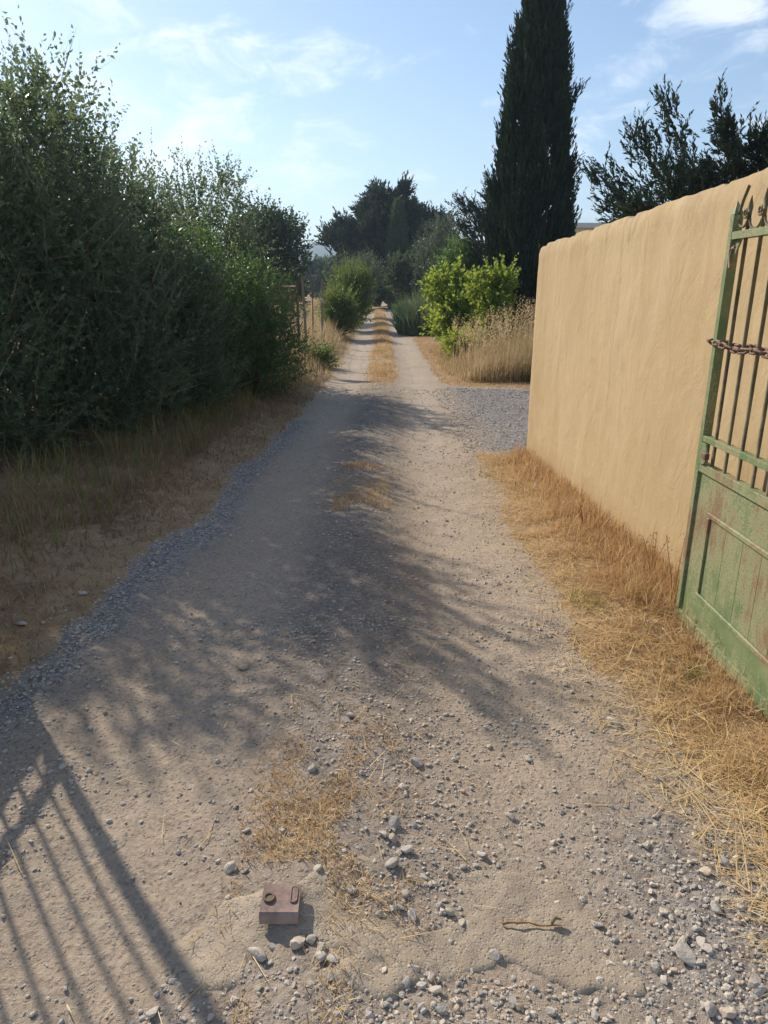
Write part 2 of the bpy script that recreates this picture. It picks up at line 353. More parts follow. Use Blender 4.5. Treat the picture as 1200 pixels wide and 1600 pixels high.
def height(x, y, fine=True):
    x = np.asarray(x, float); y = np.asarray(y, float)
    on, drive, inL, inR = zones(x, y)
    z = .22 * sstep(18, 48, y)
    sc = edge(SX, y)
    z = z + .035 * np.exp(-((x - sc) / .28) ** 2) * sstep(.1, .3, on)
    z = z - .02 * np.exp(-((x - sc - .66) / .25) ** 2) - .02 * np.exp(-((x - sc + .66) / .25) ** 2)
    z = z + .055 * sstep(.05, -.55, inL) + .10 * sstep(-.35, -1.3, inL)
    right = sstep(.0, -.55, inR) * sstep(-.3, 0, -drive)
    z = z + right * (.03 + .055 * sstep(6.8, 3.2, y))
    z = z + .05 * (fbm(x * .7, y * .7, 3, 2) - .5) * sstep(14, 30, np.abs(x) * 2 + y * .6)
    z = z + .030 * (fbm(x * 2.2, y * 2.2, 4, 3) - .5)
    if fine:
        z = z + .016 * (fbm(x * 11, y * 11, 5, 3) - .5) + .008 * (fbm(x * 48, y * 48, 8, 2) - .5)
    return z
def build_terrain():
    xs = list(np.arange(-2.6, 2.6001, .026))
    s = .032; a = 2.6
    right = []
    while a < 1400: a += s; s *= 1.13; right.append(a)
    xs = np.array([-v for v in right[::-1]] + xs + right)
    ys = [-30, -12, -5, -2, -.8, 0, .4, .7, .9]; y = .9
    while y < 1500:
        y += max(.012, .0085 * y if y < 70 else .06 * y); ys.append(y)
    ys = np.array(ys)
    X, Y = np.meshgrid(xs, ys); nx, ny = len(xs), len(ys)
    Z = height(X, Y); x, y = X.ravel(), Y.ravel()
    on, drive, inL, inR = [q.ravel() for q in zones(X, Y)]
    sc = edge(SX, y)
    n = fbm(x * 3, y * 3, 21)
    strip = sstep(.42, .18, np.abs(x - sc)) * (sstep(11.5, 14, y) * .9 + .55 * np.exp(-((y - 5.7) / .7) ** 2) + .42 * np.exp(-((y - 1.75) / .35) ** 2) * (x < .35))
    strip = np.clip(strip * (.55 + .9 * n), 0, 1)
    grass = np.clip(np.maximum(sstep(.06, -.10, np.maximum(on, drive)), strip), 0, 1)
    rut = np.exp(-((x - sc - .62) / .30) ** 2) + np.exp(-((x - sc + .66) / .30) ** 2)
    rut = rut * (on > 0) * (.5 + .5 * sstep(4, 10, y))
    gravel = np.maximum(sstep(0, .2, drive) * sstep(.02, -.5, inR), .85 * np.exp(-((inL - .10) / .16) ** 2) * (y < 9))
    gravel = np.maximum(gravel, .75 * np.exp(-((x - .95) / .35) ** 2) * sstep(2.1, 1.6, y))
    gravel = np.maximum(gravel, .35 * sstep(.5, .1, np.abs(x - sc)) * sstep(12, 10, y))
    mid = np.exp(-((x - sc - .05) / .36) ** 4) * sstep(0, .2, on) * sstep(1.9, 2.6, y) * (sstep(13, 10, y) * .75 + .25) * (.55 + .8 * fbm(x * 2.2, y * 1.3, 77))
    V = np.stack([x, y, Z.ravel()], 1)
    i = np.arange(ny - 1)[:, None] * nx + np.arange(nx - 1)[None]
    F = np.stack([i, i + 1, i + 1 + nx, i + nx], -1).reshape(-1, 4)
    cx, cy = V[F].mean(1)[:, 0], V[F].mean(1)[:, 1]
    con, cdr, cl, cr_ = zones(cx, cy)
    trk = (con > 0) & (cy < 75); drv = ~trk & (cdr > 0) & (cx < 9)
    fld = ~trk & ~drv & (cx < -2.6) & (cy > 17)
    gnd = ~trk & ~drv & ~fld
    for name, msk in (('track', trk), ('driveway', drv), ('field', fld), ('ground', gnd)):
        f = F[msk]; u, inv = np.unique(f, return_inverse=True)
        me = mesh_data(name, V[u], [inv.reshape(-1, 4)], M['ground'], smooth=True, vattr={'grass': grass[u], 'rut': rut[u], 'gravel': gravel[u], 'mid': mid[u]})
        tag(link(name, me), kind='structure')
build_terrain()

# far hills
def build_hills():
    xs = np.linspace(-1300, 1300, 120); ys = np.linspace(0, 420, 14)
    X, Y = np.meshgrid(xs, ys)
    prof = np.sin(np.clip(Y / 420, 0, 1) * math.pi) ** .8
    crest = 66 + 22 * (fbm(X / 330, Y * 0, 31, 3) - .5) * 2 + 10 * (fbm(X / 60, Y / 90, 32, 3) - .5) - 10 * sstep(-100, 60, X)
    Z = prof * crest - 1.0
    nx = len(xs); i = np.arange(len(ys) - 1)[:, None] * nx + np.arange(nx - 1)[None]
    F = np.stack([i, i + 1, i + 1 + nx, i + nx], -1).reshape(-1, 4)
    me = mesh_data('hills', np.stack([X.ravel(), Y.ravel() + 850, Z.ravel()], 1), [F], M['hill'], smooth=True)
    tag(link('hills', me), kind='structure')
build_hills()

# ------------------------------------------------------------------ masonry wall
WX0, WY0, WX1, WY1 = 1.44, 6.9, 1.715, 1.36      # far corner, gate end
def build_wall():
    n_l, n_h = 150, 40
    root = thing('garden_wall', 'tall ochre rendered wall running beside the gravel track', 'wall', (WX0, WY0, 0))
    s = np.linspace(0, 1, n_l); h = np.linspace(0, 1, n_h)
    S, Hh = np.meshgrid(s, h)
    L = math.hypot(WX1 - WX0, WY1 - WY0); d = np.array([(WX1 - WX0) / L, (WY1 - WY0) / L]); nrm = np.array([d[1], -d[0]])   # towards the track
    if nrm[0] > 0: nrm = -nrm
    top = 2.005 + .15 * S * 0.93 + .014 * (fbm(S * L * 1.2, S * 0, 41, 3) - .5) + .016 * (fbm(S * L * 9, S * 0, 42, 3) - .5) - .018 * sstep(.70, .80, fbm(S * L * 5, S * 0, 47, 2))
    zbot = -.12
    Z = zbot + (top - zbot) * Hh
    along = S * L
    off = .012 * (fbm(along * 1.3, Z * 1.1, 43, 3) - .5) + .008 * (fbm(along * 6, Z * 4, 44, 3) - .5) - .018 * sstep(.975, 1, Hh) - .012 * sstep(.014, 0, S)
    P = np.stack([d[0] * along + nrm[0] * off, d[1] * along + nrm[1] * off, Z], -1)
    i = np.arange(n_h - 1)[:, None] * n_l + np.arange(n_l - 1)[None]
    front = np.stack([i, i + 1, i + 1 + n_l, i + n_l], -1).reshape(-1, 4)
    th = .26
    B = P.copy(); B[..., 0] -= nrm[0] * th; B[..., 1] -= nrm[1] * th
    # top strip, far end, back
    V = np.concatenate([P.reshape(-1, 3), B.reshape(-1, 3)]); N = n_l * n_h
    a = (n_h - 1) * n_l + np.arange(n_l - 1); topf = np.stack([a, a + 1, a + 1 + N, a + N], 1)
    b = np.arange(n_h - 1) * n_l; endf = np.stack([b, b + n_l, b + n_l + N, b + N], 1); e = b + n_l - 1; endg = np.stack([e, e + N, e + n_l + N, e + n_l], 1)
    back = front[:, ::-1] + N
    link('render_face', mesh_data('render_face', V, [front, topf, endf, endg, back], M['wall'], smooth=True), root)
    try:
        ob = root.children[0]; ob.data.set_sharp_from_angle(angle=math.radians(40))
    except Exception: pass
    # return wall along the driveway
    m = MB(); m.box((.24, -.24, -.12), (9.5, .012, 2.0), .012); m.build('return_wall', M['wall'], root)
build_wall()
def pillar(name, x0, x1, label, yc=1.15):
    root = thing(name, label, 'pillar', ((x0 + x1) / 2, yc, 0)); w = (x1 - x0) / 2
    m = MB(); m.box((-w, -.2, -.15), (w, .2, 2.22), .012); m.build('shaft', M['wall'], root)
    m = MB(); m.box((-w - .04, -.24, 2.222), (w + .04, .24, 2.29), .015); m.build('cap', M['concrete'], root)
    return root
pillar('gate_pillar', 1.50, 1.90, 'square ochre rendered gate pillar at the end of the ochre wall')
pillar('gate_pillar', -2.55, -2.15, 'square ochre rendered gate pillar on the hedge side of the track', 1.28)

# ------------------------------------------------------------------ iron gates
def spiral(c, r0, turns, a0, sgn, n=22):
    t = np.linspace(0, 1, n); a = a0 + sgn * t * turns * 2 * math.pi; r = r0 * (1 - .75 * t)
    return np.stack([c[0] + r * np.cos(a), c[1] + r * np.sin(a)], 1)
def make_gate(name, label, X, side, Y0=1.37):
    """leaf lies in the y-z plane; y=0 at hinge, +y to the free end; side = x sign of the track face"""
    L = 1.72; root = thing(name, label, 'gate', (X, Y0, 0))
    G = 'paint_clean'
    def yz(p, x=0): p = np.asarray(p); return np.stack([np.full(len(p), x), p[:, 0], p[:, 1]], 1)
    m = MB(); m.box((-.020, L - .034, .075), (.020, L, 1.90), .003)
    m.add([(-.02, L - .034, 1.90), (.02, L - .034, 1.90), (.02, L, 1.90), (-.02, L, 1.90), (0, L - .004, 1.955)], tris=[(0, 1, 4), (1, 2, 4), (2, 3, 4), (3, 0, 4)])
    m.build('stile', M[G], root)
    m = MB(); m.box((-.022, 0, .075), (.022, .04, 1.95), .003); m.build('stile', M[G], root)
    for z0, z1 in ((.078, .135), (.822, .862), (.958, .984), (1.802, 1.832)):
        m = MB(); m.box((-.019, .040, z0), (.019, L - .034, z1), .0012); m.build('rail', M[G], root)
    # solid lower panel
    m = MB(); m.box((-.006, .041, .136), (.006, L - .035, .821)); pan = m.build('panel', M['paint'], root)
    iy0, iy1, iz0, iz1 = .22, L - .20, .285, .645
    for a, b in (((iy0 - .024, iz0 - .024), (iy1 + .024, iz0)), ((iy0 - .024, iz1), (iy1 + .024, iz1 + .024)),
                 ((iy0 - .024, iz0 + .0005), (iy0, iz1 - .0005)), ((iy1, iz0 + .0005), (iy1 + .024, iz1 - .0005))):
        m = MB(); x0, x1 = sorted((side * .0065, side * .020)); m.box((x0, a[0], a[1]), (x1, b[0], b[1]), .004); m.build('moulding', M['paint_worn'], pan)
    n = 9; w = (iy1 - iy0) / n
    for k in range(n):
        x0, x1 = sorted((side * .0065, side * .0095))
        m = MB(); m.box((x0, iy0 + k * w + .0016, iz0 + .002), (x1, iy0 + (k + 1) * w - .0016, iz1 - .002)); m.build('plank', M['paint_worn'], pan)
    # bars
    nb = 14; sp_ = .1155
    ys = [L - .034 - .085 - i * sp_ for i in range(nb)]
    for i, yb in enumerate(ys):
        if yb < .06: break
        m = MB(); tip = 1.935 if i % 2 else 1.915
        m.tube([(0, yb, .863), (0, yb, 1.9), ], .0080, 7); m.tube([(0, yb, 1.899), (0, yb, tip - .0), (0, yb, tip + .045)], [.0080, .011, .001], 7)
        m.build('bar', M['bar'], root, True)
    # scrolls above the top rail
    yy = [L - .034] + ys
    for i in range(len(yy) - 1):
        if yy[i + 1] < .08: break
        a, b = yy[i], yy[i + 1]; mid = (a + b) / 2
        arc_t = np.linspace(math.pi, 2 * math.pi, 12); rr = (a - b) / 2 - .010
        arc = np.stack([mid - rr * np.cos(arc_t), 1.875 + rr * .85 * np.sin(arc_t)], 1)      # U standing on the rail
        top = spiral((b + .030, 1.900), .020, 1.1, -math.pi / 2 - .6, 1)
        m = MB(); m.tube(yz(arc[:-1]), .0055, 6); m.tube(yz(top), .0055, 6); m.build('scroll', M['bar'], root, True)
    m = MB(); m.tube([(0, L - .03, 1.90), (0, L - .052, 1.95), (0, L - .085, 2.0)], .0065, 6); m.build('finial', M['bar'], root, True)
    # corner gusset and catch
    m = MB(); y0, y1, zt = L - .036, L - .085, 1.800
    m.add([(sx * .004, q, z) for sx in (-1, 1) for q, z in ((y0, zt), (y1, zt), (y0, zt - .085))], quads=[(0, 1, 4, 3), (1, 2, 5, 4), (2, 0, 3, 5)], tris=[(0, 2, 1), (3, 4, 5)])
    m.build('gusset', M[G], root)
    m = MB(); m.tube([(side * .02, L - .075, 1.775), (side * .035, L - .085, 1.765), (side * .035, L - .11, 1.768)], .005, 6)
    m.tube([(side * .02, L - .062, 1.760), (side * .030, L - .066, 1.735), (side * .034, L - .085, 1.690)], .005, 6); m.build('catch', M['rust'], root, True)
    # lock
    m = MB(); a = np.linspace(-math.pi / 2, math.pi / 2, 9)
    prof = [(L - .040, .864)] + [(L - .085 - .025 * math.cos(q), .910 + .046 * math.sin(q)) for q in a] + [(L - .040, .956)]
    k = len(prof); v = [(side * .021, q, z) for q, z in prof] + [(side * .029, q, z) for q, z in prof]
    m.add(v, [(i, (i + 1) % k, k + (i + 1) % k, k + i) for i in range(k)], [(0, i + 1, i) for i in range(1, k - 1)] + [(k, k + i, k + i + 1) for i in range(1, k - 1)])
    lk = m.build('lock_plate', M[G], root)
    x0, x1 = sorted((side * .0295, side * .050)); m = MB(); m.box((x0, L - .145, .895), (x1, L - .10, .925), .003); m.build('latch', M['rust'], lk)
    for z in (.30, 1.70):
        m = MB(); m.box((-.012 if side > 0 else .0, -.025, z - .03), (.012 if side < 0 else .0, .0, z + .03)); m.tube([(0, -.012, z - .05), (0, -.012, z + .05)], .014, 8)
        m.tube([(0, -.01, z), (-side * .10, -.04, z)], .010, 6); m.build('hinge', M['rust'], root, True)
    return root
make_gate('iron_gate', 'open iron gate with peeling green panel and barred top beside the ochre wall', 1.45, -1)
make_gate('iron_gate', 'open iron gate on the hedge side casting barred shadows on the track', -2.10, 1, 1.50)

# chain wrapped round the free stile
def build_chain():
    root = thing('rusty_chain', 'rusty chain looped round the upright of the green gate beside the ochre wall', 'chain', (1.45, 0, 1.385))
    t = np.linspace(0, 2 * math.pi, 14, endpoint=False)
    w, l = .0105, .0145
    loop = np.stack([np.sign(np.cos(t)) * l * (abs(np.cos(t)) > .05) + .012 * np.cos(t), w * np.sin(t), 0 * t], 1)
    m = MB(); m.tube(loop, .0052, 6, True); me = m.mesh('link', M['rust'], True)
    path = [(-.031, 1.9 + .042 * i) for i in range(28)]
    path = [(-.031, 1.95), (-.031, 3.055)]
    pts = []; n = 27
    for i in range(n): pts.append(((-.034 - .006 * math.sin(i * 1.9)), 1.955 + i * .0415, .006 * math.sin(i * .8) - .012 * math.sin(math.pi * i / n)))
    pts += [(-.030, 3.098, .004), (.002, 3.112, .006), (.032, 3.09, .002)]
    for i in range(12): pts.append((.036, 3.05 - i * .0415, -.004 - .004 * math.sin(i)))
    P = np.array(pts); T = unit(np.gradient(P, axis=0))
    for i, (p, d) in enumerate(zip(P, T)):
        o = link('link', me, root, p)
        q = Vector(d).to_track_quat('X', 'Z'); from mathutils import Quaternion
        o.rotation_mode = 'QUATERNION'; o.rotation_quaternion = q @ Quaternion((1, 0, 0), math.radians(38 if i % 2 else -52))
build_chain()

# ------------------------------------------------------------------ gate stop and concrete threshold
def build_threshold():
    xs = np.arange(-1.55, .64, .012); ys = np.arange(1.02, 1.66, .012); X, Y = np.meshgrid(xs, ys)
    n = fbm(X * 3.2, Y * 5, 51, 4)
    edgef = np.minimum(np.minimum(X + 1.5, .60 - X) * 1.2, np.minimum(Y - 1.24, 1.60 - Y) * 2.2)
    body = sstep(-.02, .12, edgef + (n - .5) * .75)
    dirt = np.exp(-((X - .06) / .15) ** 2 - ((Y - 1.5) / .085) ** 2) + .75 * np.exp(-((X + .95) / .22) ** 2 - ((Y - 1.52) / .12) ** 2)
    cover = np.clip(body * (.62 + .38 * sstep(-.62, -.38, X)) - 1.0 * dirt, 0, 1)
    mound = .030 * np.exp(-((X + .275) / .085) ** 2 - ((Y - 1.475) / .07) ** 2)
    Z = height(X, Y, False) - .030 +   .038 * cover + mound + .020 * (fbm(X * 14, Y * 14, 53, 3) - .5) + .007 * (fbm(X * 60, Y * 60, 55, 2) - .5)
    nx = len(xs); i = np.arange(len(ys) - 1)[:, None] * nx + np.arange(nx - 1)[None]
    F = np.stack([i, i + 1, i + 1 + nx, i + nx], -1).reshape(-1, 4)
    tag(link('concrete_threshold', mesh_data('concrete_threshold', np.stack([X.ravel(), Y.ravel(), Z.ravel()], 1), [F], M['concrete'], smooth=True)), kind='structure')
build_threshold()
def build_stop():
    bx, by = -.272, 1.425; bz = float(height(bx, by)) + .014
    root = thing('gate_stop', 'rusty iron gate stop with a bolt hole set in the worn concrete threshold', 'gate stop', (bx, by, bz))
    w, d, h = .050, .044, .038
    m = MB(); prof = [(d, h + .004), (-d * .6, h), (-d * .9, h - .001), (-d * 1.05, h - .007), (-d * 1.10, h - .032)]
    v = []
    for sx in (-w, w):
        for y, z in prof: v.append((sx, y, z))
        for y, z in prof[::-1]: v.append((sx * .999, y + (.006 if z < h - .01 else .0), z - (.006 if z > h - .01 else 0)))
    k = 10; m.add(v, [(i, (i + 1) % k, k + (i + 1) % k, k + i) for i in range(k)], [(0, i + 1, i) for i in range(1, k - 1)] + [(k, k + i, k + i + 1) for i in range(1, k - 1)])
    m.build('plate', M['plate'], root)
    t = np.linspace(0, 2 * math.pi, 18, endpoint=False)
    m = MB(); m.tube(np.stack([-.030 + .0125 * np.cos(t), .000 + .0125 * np.sin(t), np.full(18, h + .004)], 1), .0038, 6, True); m.build('bolt_ring', M['rust'], root, True)
    m = MB(); m.tube([(-.030, 0, h + .0025), (-.030, 0, h + .0045)], .009, 12); m.build('bolt_hole', M['bar'], root)
    sl = np.stack([.034 + .009 * np.cos(t), .012 + np.sign(np.sin(t)) * .016 + .009 * np.sin(t), np.full(18, h + .003)], 1)
    m = MB(); m.tube(sl, .0022, 5, True); m.build('slot', M['plate'], root, True)
    m = MB(); m.box((-w * .8, -.022, -.045), (w * .8, d * .95, h - .004), .006); m.build('footing', M['concrete'], root)
build_stop()

# ------------------------------------------------------------------ scatter: leaves, grass, gravel
def frame_from(d):
    ref = np.where(np.abs(d[:, 2:3]) > .9, np.array([[1.0, 0, 0]]), np.array([[0, 0, 1.0]]))
    a = unit(np.cross(d, ref)); return a, np.cross(a, d)
def leaf_quads(rng, pos, d, ln, wd, fold=.25):
    n = len(pos); a, b = frame_from(d); ph = rng.uniform(0, 2 * math.pi, n)[:, None]
    s = a * np.cos(ph) + b * np.sin(ph); u = np.cross(s, d)
    ln = np.broadcast_to(np.asarray(ln, float), (n,))[:, None]; wd = np.broadcast_to(np.asarray(wd, float), (n,))[:, None]
    V = np.stack([pos, pos + d * ln * .5 + s * wd * .5 + u * wd * fold, pos + d * ln, pos + d * ln * .5 - s * wd * .5 + u * wd * fold], 1)
    return V.reshape(-1, 3), np.arange(n * 4).reshape(n, 4)
def shoots(rng, org, d, L, nl, ang, ll, lw, curve=.15, lrand=.45):
    """leaves along n shoots"""
    n = len(org); t = (np.arange(nl) + rng.uniform(0, 1, (n, nl))) / nl
    a, b = frame_from(d)
    L = np.broadcast_to(np.asarray(L, float), (n,))
    up = np.array([0, 0, 1.0])
    P = org[:, None] + d[:, None] * (t * L[:, None])[..., None] + up * (curve * L[:, None] * t * t)[..., None]
    ph = rng.uniform(0, 2 * math.pi, (n, nl))
    rad = a[:, None] * np.cos(ph)[..., None] + b[:, None] * np.sin(ph)[..., None]
    an = ang * rng.uniform(.6, 1.3, (n, nl))
    D = unit(d[:, None] * np.cos(an)[..., None] + rad * np.sin(an)[..., None])
    sc = rng.uniform(1 - lrand, 1 + lrand, (n, nl)) * (1.05 - .35 * t)
    return leaf_quads(rng, P.reshape(-1, 3), D.reshape(-1, 3), (ll * sc).ravel(), (lw * sc).ravel())
def blob_points(rng, n, blobs, shell=.45):
    """points in a union of ellipsoids, with outward directions"""
    B = np.array(blobs, float); w = (B[:, 3] * B[:, 4] * B[:, 5]) ** (2 / 3); k = rng.choice(len(B), n, p=w / w.sum())
    d = unit(rng.normal(size=(n, 3))); r = rng.uniform(0, 1, n) ** shell
    return B[k, :3] + d * r[:, None] * B[k, 3:6], d
def limbs(rng, base, tips, r0, sag=.1):
    m = MB()
    for tp in tips:
        b = np.array(base) + rng.normal(0, .03, 3) * [1, 1, 0]; tp = np.array(tp); t = np.linspace(0, 1, 7)[:, None]
        mid = (b + tp) / 2 + rng.normal(0, .12, 3) * np.linalg.norm(tp - b) * .6; mid[2] += sag * np.linalg.norm(tp - b)
        p = (1 - t) ** 2 * b + 2 * t * (1 - t) * mid + t ** 2 * tp
        m.tube(p, np.linspace(r0, r0 * .15, 7), 6)
    return m
def shrub(name, label, cat, base, blobs, n, nl, L, ll, lw, mt, up=.55, ang=.8, seed=0, group=None, r0=.05, shell=.45, stems=7, dirr=.5, curve=.15, anti=0.0):
    rng = np.random.default_rng(100 + seed); bz = float(height(base[0], base[1], False)) - .03
    root = thing(name, label, cat, (base[0], base[1], bz), group)
    off = np.array([base[0], base[1], bz])
    org, d = blob_points(rng, n, blobs, shell); org = org - off
    dirs = unit(d * .6 + np.array([0, 0, up]) + rng.normal(0, dirr, (n, 3)))
    keep = org[:, 2] > .02; org, dirs = org[keep], dirs[keep]
    V, F = shoots(rng, org, dirs, L * rng.uniform(.5, 1.3, len(org)), nl, ang, ll, lw, curve)
    V[:, 2] = np.maximum(V[:, 2], .01)
    rn = np.clip(np.repeat(rng.uniform(0, .8, len(org)), nl) * .6 + rng.uniform(0, .45, len(F)), 0, .99); rn[rng.random(len(F)) < .003] = 1.0
    link('crown', mesh_data('crown', V, [F], M[mt], rnd=rn), root)
    if group == HB:
        kk = rng.random(len(org)) < .35; V2, F2 = leaf_quads(rng, org[kk] - dirs[kk] * .25, dirs[kk], L * 1.9, .007 if nl > 1 else .01)
        V2[:, 2] = np.maximum(V2[:, 2], .01); link('twigs', mesh_data('twigs', V2, [F2], M['twig']), root)
    tips, _ = blob_points(rng, stems, blobs, .8); limbs(rng, (0, 0, -.02), tips - off, r0).build('trunk', M['bark'], root, True)
    return root

# hedge on the left
HB = 'evergreen shrubs of the hedge along the track'
def ups(rng, blobs, k, h):     # upright leaders that roughen the skyline
    out = []
    for b in blobs:
        for _ in range(k):
            x, y = b[0] + rng.uniform(-.75, .75) * b[3], b[1] + rng.uniform(-.75, .75) * b[4]
            out.append((x, y, b[2] + b[5] * rng.uniform(.72, 1.0), .11, .11, h * rng.uniform(.5, 1.2)))
    return out
rr = np.random.default_rng(5)
def hedge(label, base, blobs, n, mt='oak', seed=0, nl=17, L=.42, ll=.054, lw=.031, k=5, h=.30, **kw):
    return shrub('evergreen_shrub', label, 'shrub', base, blobs + ups(rr, blobs[:2], k, h), n, nl, L, ll, lw, mt, seed=seed, group=HB, r0=.045, **kw)
hedge('tallest dark evergreen shrub at the gate end of the hedge, dry grass at its foot', (-4.15, 6.3), [(-4.0, 6.4, 2.08, .95, .9, 1.18), (-4.0, 6.2, 1.1, 1.25, .95, 1.0), (-4.7, 6.7, 2.2, .8, .9, 1.2), (-3.9, 6.2, .55, 1.2, .9, .6)], 3400, seed=1, k=2, h=.18)
hedge('dark evergreen shrub with upright leafy shoots, second from the gate end of the hedge', (-3.2, 7.4), [(-3.10, 7.0, 2.15, .72, .8, 1.10), (-3.1, 7.5, 1.1, .92, .9, 1.05), (-3.75, 8.1, 2.4, .8, .8, 1.2), (-3.1, 7.5, .5, .95, .9, .55)], 3150, seed=2)
hedge('dark evergreen shrub falling away in height towards the rounded bright bush', (-3.0, 9.1), [(-2.95, 9.0, 1.50, .75, .8, 1.02), (-2.8, 9.0, .9, .85, .85, .9), (-3.6, 9.3, 2.0, .8, .9, 1.3), (-2.7, 8.8, .45, .8, .8, .5)], 3000, seed=3)
hedge('lighter open evergreen shrub standing behind the rounded bright bush', (-3.1, 13.0), [(-3.15, 13.0, 2.3, .95, 1.0, 1.15), (-2.95, 13.1, 1.3, 1.0, 1.0, 1.1), (-3.9, 13.4, 2.0, .9, .9, 1.3)], 1900, seed=4, L=.5, ll=.062, lw=.036, k=5, h=.4)
hedge('low rounded bright green bush at the far end of the hedge', (-1.95, 10.7), [(-1.95, 10.7, 1.15, .62, .75, .78), (-1.85, 10.6, .65, .70, .8, .65), (-2.35, 11.1, 1.1, .6, .7, .8)], 2600, 'bright', 5, 15, .32, .042, .021, k=3, h=.10)
hedge('narrow green shrub squeezed between the dark shrubs and the rounded bright bush', (-2.6, 9.9), [(-2.6, 9.9, 1.3, .55, .6, .95), (-2.5, 9.8, .7, .6, .6, .65)], 1300, 'bright', 6, 16, .38, .046, .024, k=4, h=.25)
hedge('dark evergreen shrub at the back of the hedge', (-5.4, 8.6), [(-5.2, 8.6, 2.2, 1.2, 1.2, 1.5), (-4.9, 9.6, 1.8, 1.2, 1.2, 1.5)], 1100, seed=7, L=.5, ll=.075, lw=.045)
hedge('evergreen shrub at the back of the hedge, facing the open field', (-4.3, 11.3), [(-4.2, 11.2, 1.8, 1.1, 1.1, 1.3), (-3.6, 11.0, 1.2, .8, .9, 1.0)], 1000, seed=8, L=.5, ll=.075, lw=.045)

# ---------------- conifers
def conifer_spray(rng, org, d, L, nl, ll, lw):
    return shoots(rng, org, d, L, nl, .42, ll, lw, curve=.12)
def tall_cypress():
    rng = np.random.default_rng(61); X, Y = 3.90, 20.0; bz = float(height(X, Y, False)) - .05
    root = thing('cypress_tree', 'tall dark columnar cypress tree rising above the ochre wall', 'tree', (X, Y, bz))
    n = 5200; Ht = 9.1
    z = rng.uniform(.012, 1, n) * Ht * .985; f = z / Ht
    prof = .93 * np.interp(z, [0, .5, 2, 4.2, 5.6, 7.05, 8, 8.55, 9.1], [.85, 1.08, 1.22, 1.12, .90, .68, .38, .20, .02])
    th = rng.uniform(0, 2 * math.pi, n)
    lump = .76 + .38 * fbm(th * 2.2, z * .9, 62, 3) + .10 * (rng.random(n) < .05)
    r = prof * lump * rng.uniform(.25, 1, n) ** .33
    org = np.stack([r * np.cos(th), r * np.sin(th), z], 1)
    d = unit(np.stack([np.cos(th) * .22, np.sin(th) * .22, np.ones(n)], 1) + rng.normal(0, .13, (n, 3)))
    V, F = shoots(rng, org, d, .50 * rng.uniform(.6, 1.4, n), 15, .36, .165, .047, .05)
    # a few shoots that break the outline
    ex = []
    for px, py in ((797, 100), (900, 140), (763, 275), (897, 250), (893, 265), (795, 118), (905, 135), (760, 300), (885, 330)):
        x, y, zz_ = at_y(px, py, Y); ex += [(x - X + rng.normal(0, .05) - (.14 if x > X else -.14), rng.normal(0, .15), zz_ - bz - .35 + rng.normal(0, .12)) for _ in range(7)]
    ex = np.array(ex); dd = unit(np.stack([np.sign(ex[:, 0]) * .55, 0 * ex[:, 0], np.ones(len(ex))], 1) + rng.normal(0, .2, ex.shape))
    V2, F2 = shoots(rng, ex, dd, .42, 16, .4, .13, .03)
    rn = np.concatenate([np.repeat(rng.uniform(0, 1, n), 15) * .7 + rng.uniform(0, .3, n * 15), rng.uniform(0, 1, len(F2))])
    link('crown', mesh_data('crown', np.concatenate([V, V2]), [F, F2 + len(V)], M['cypress'], rnd=rn), root)
    m = MB(); m.tube([(0, 0, -.1), (.03, 0, 2), (0, 0, 5), (0, 0, 9)], [.26, .22, .14, .03], 9); m.build('trunk', M['bark'], root, True)
tall_cypress()

def spreading_conifer(name, label, base, Ht, limbs_spec, n_sub, sub_L, nl, ll, lw, seed, mt='conifer', group=None, droop=.0, plume=.5, lift=.45):
    """limbs_spec: list of (z0, azimuth, length, rise)"""
    rng = np.random.default_rng(seed); bz = float(height(base[0], base[1], False)) - .05
    root = thing(name, label, 'tree', (base[0], base[1], bz), group)
    m = MB(); m.tube([(0, 0, -.1), (.1, 0, Ht * .3), (.02, .05, Ht * .65), (0, 0, Ht * .97)], [Ht * .035, Ht * .027, Ht * .016, .02], 8)
    O, D, LL = [], [], []
    for z0, az, ln, rise in limbs_spec:
        t = np.linspace(0, 1, 8)
        hx = ln * (t - .12 * t * t); vz = rise * ln * t ** 1.4 - droop * ln * np.sin(t * math.pi)
        az2 = az + .25 * rng.normal() * t
        P = np.stack([hx * np.cos(az2), hx * np.sin(az2), z0 + vz], 1); m.tube(P, np.linspace(.022 * ln + .01, .008, 8), 5)
        k = int(n_sub * ln); tt = rng.uniform(.18, 1.0, k) ** .75
        q = np.stack([np.interp(tt, t, P[:, c]) for c in range(3)], 1)
        tg = unit(np.stack([np.interp(tt, t, np.gradient(P[:, c])) for c in range(3)], 1))
        spread = (1.25 - tt)[:, None] * .55 * ln * .5
        q = q + rng.normal(0, 1, (k, 3)) * spread * np.array([.55, .55, .32])
        dd = unit(tg * .9 + rng.normal(0, plume, (k, 3)) + np.array([0, 0, lift]))
        O.append(q); D.append(dd); LL.append(sub_L * rng.uniform(.5, 1.35, k))
    O, D, LL = np.concatenate(O), np.concatenate(D), np.concatenate(LL)
    V, F = shoots(rng, O, D, LL, nl, .42, ll, lw, .12)
    rn = np.clip(np.repeat(rng.uniform(0, 1, len(O)), nl) * .65 + rng.uniform(0, .35, len(F)), 0, 1)
    link('crown', mesh_data('crown', V, [F], M[mt], rnd=rn), root); m.build('trunk', M['bark'], root, True)
    return root
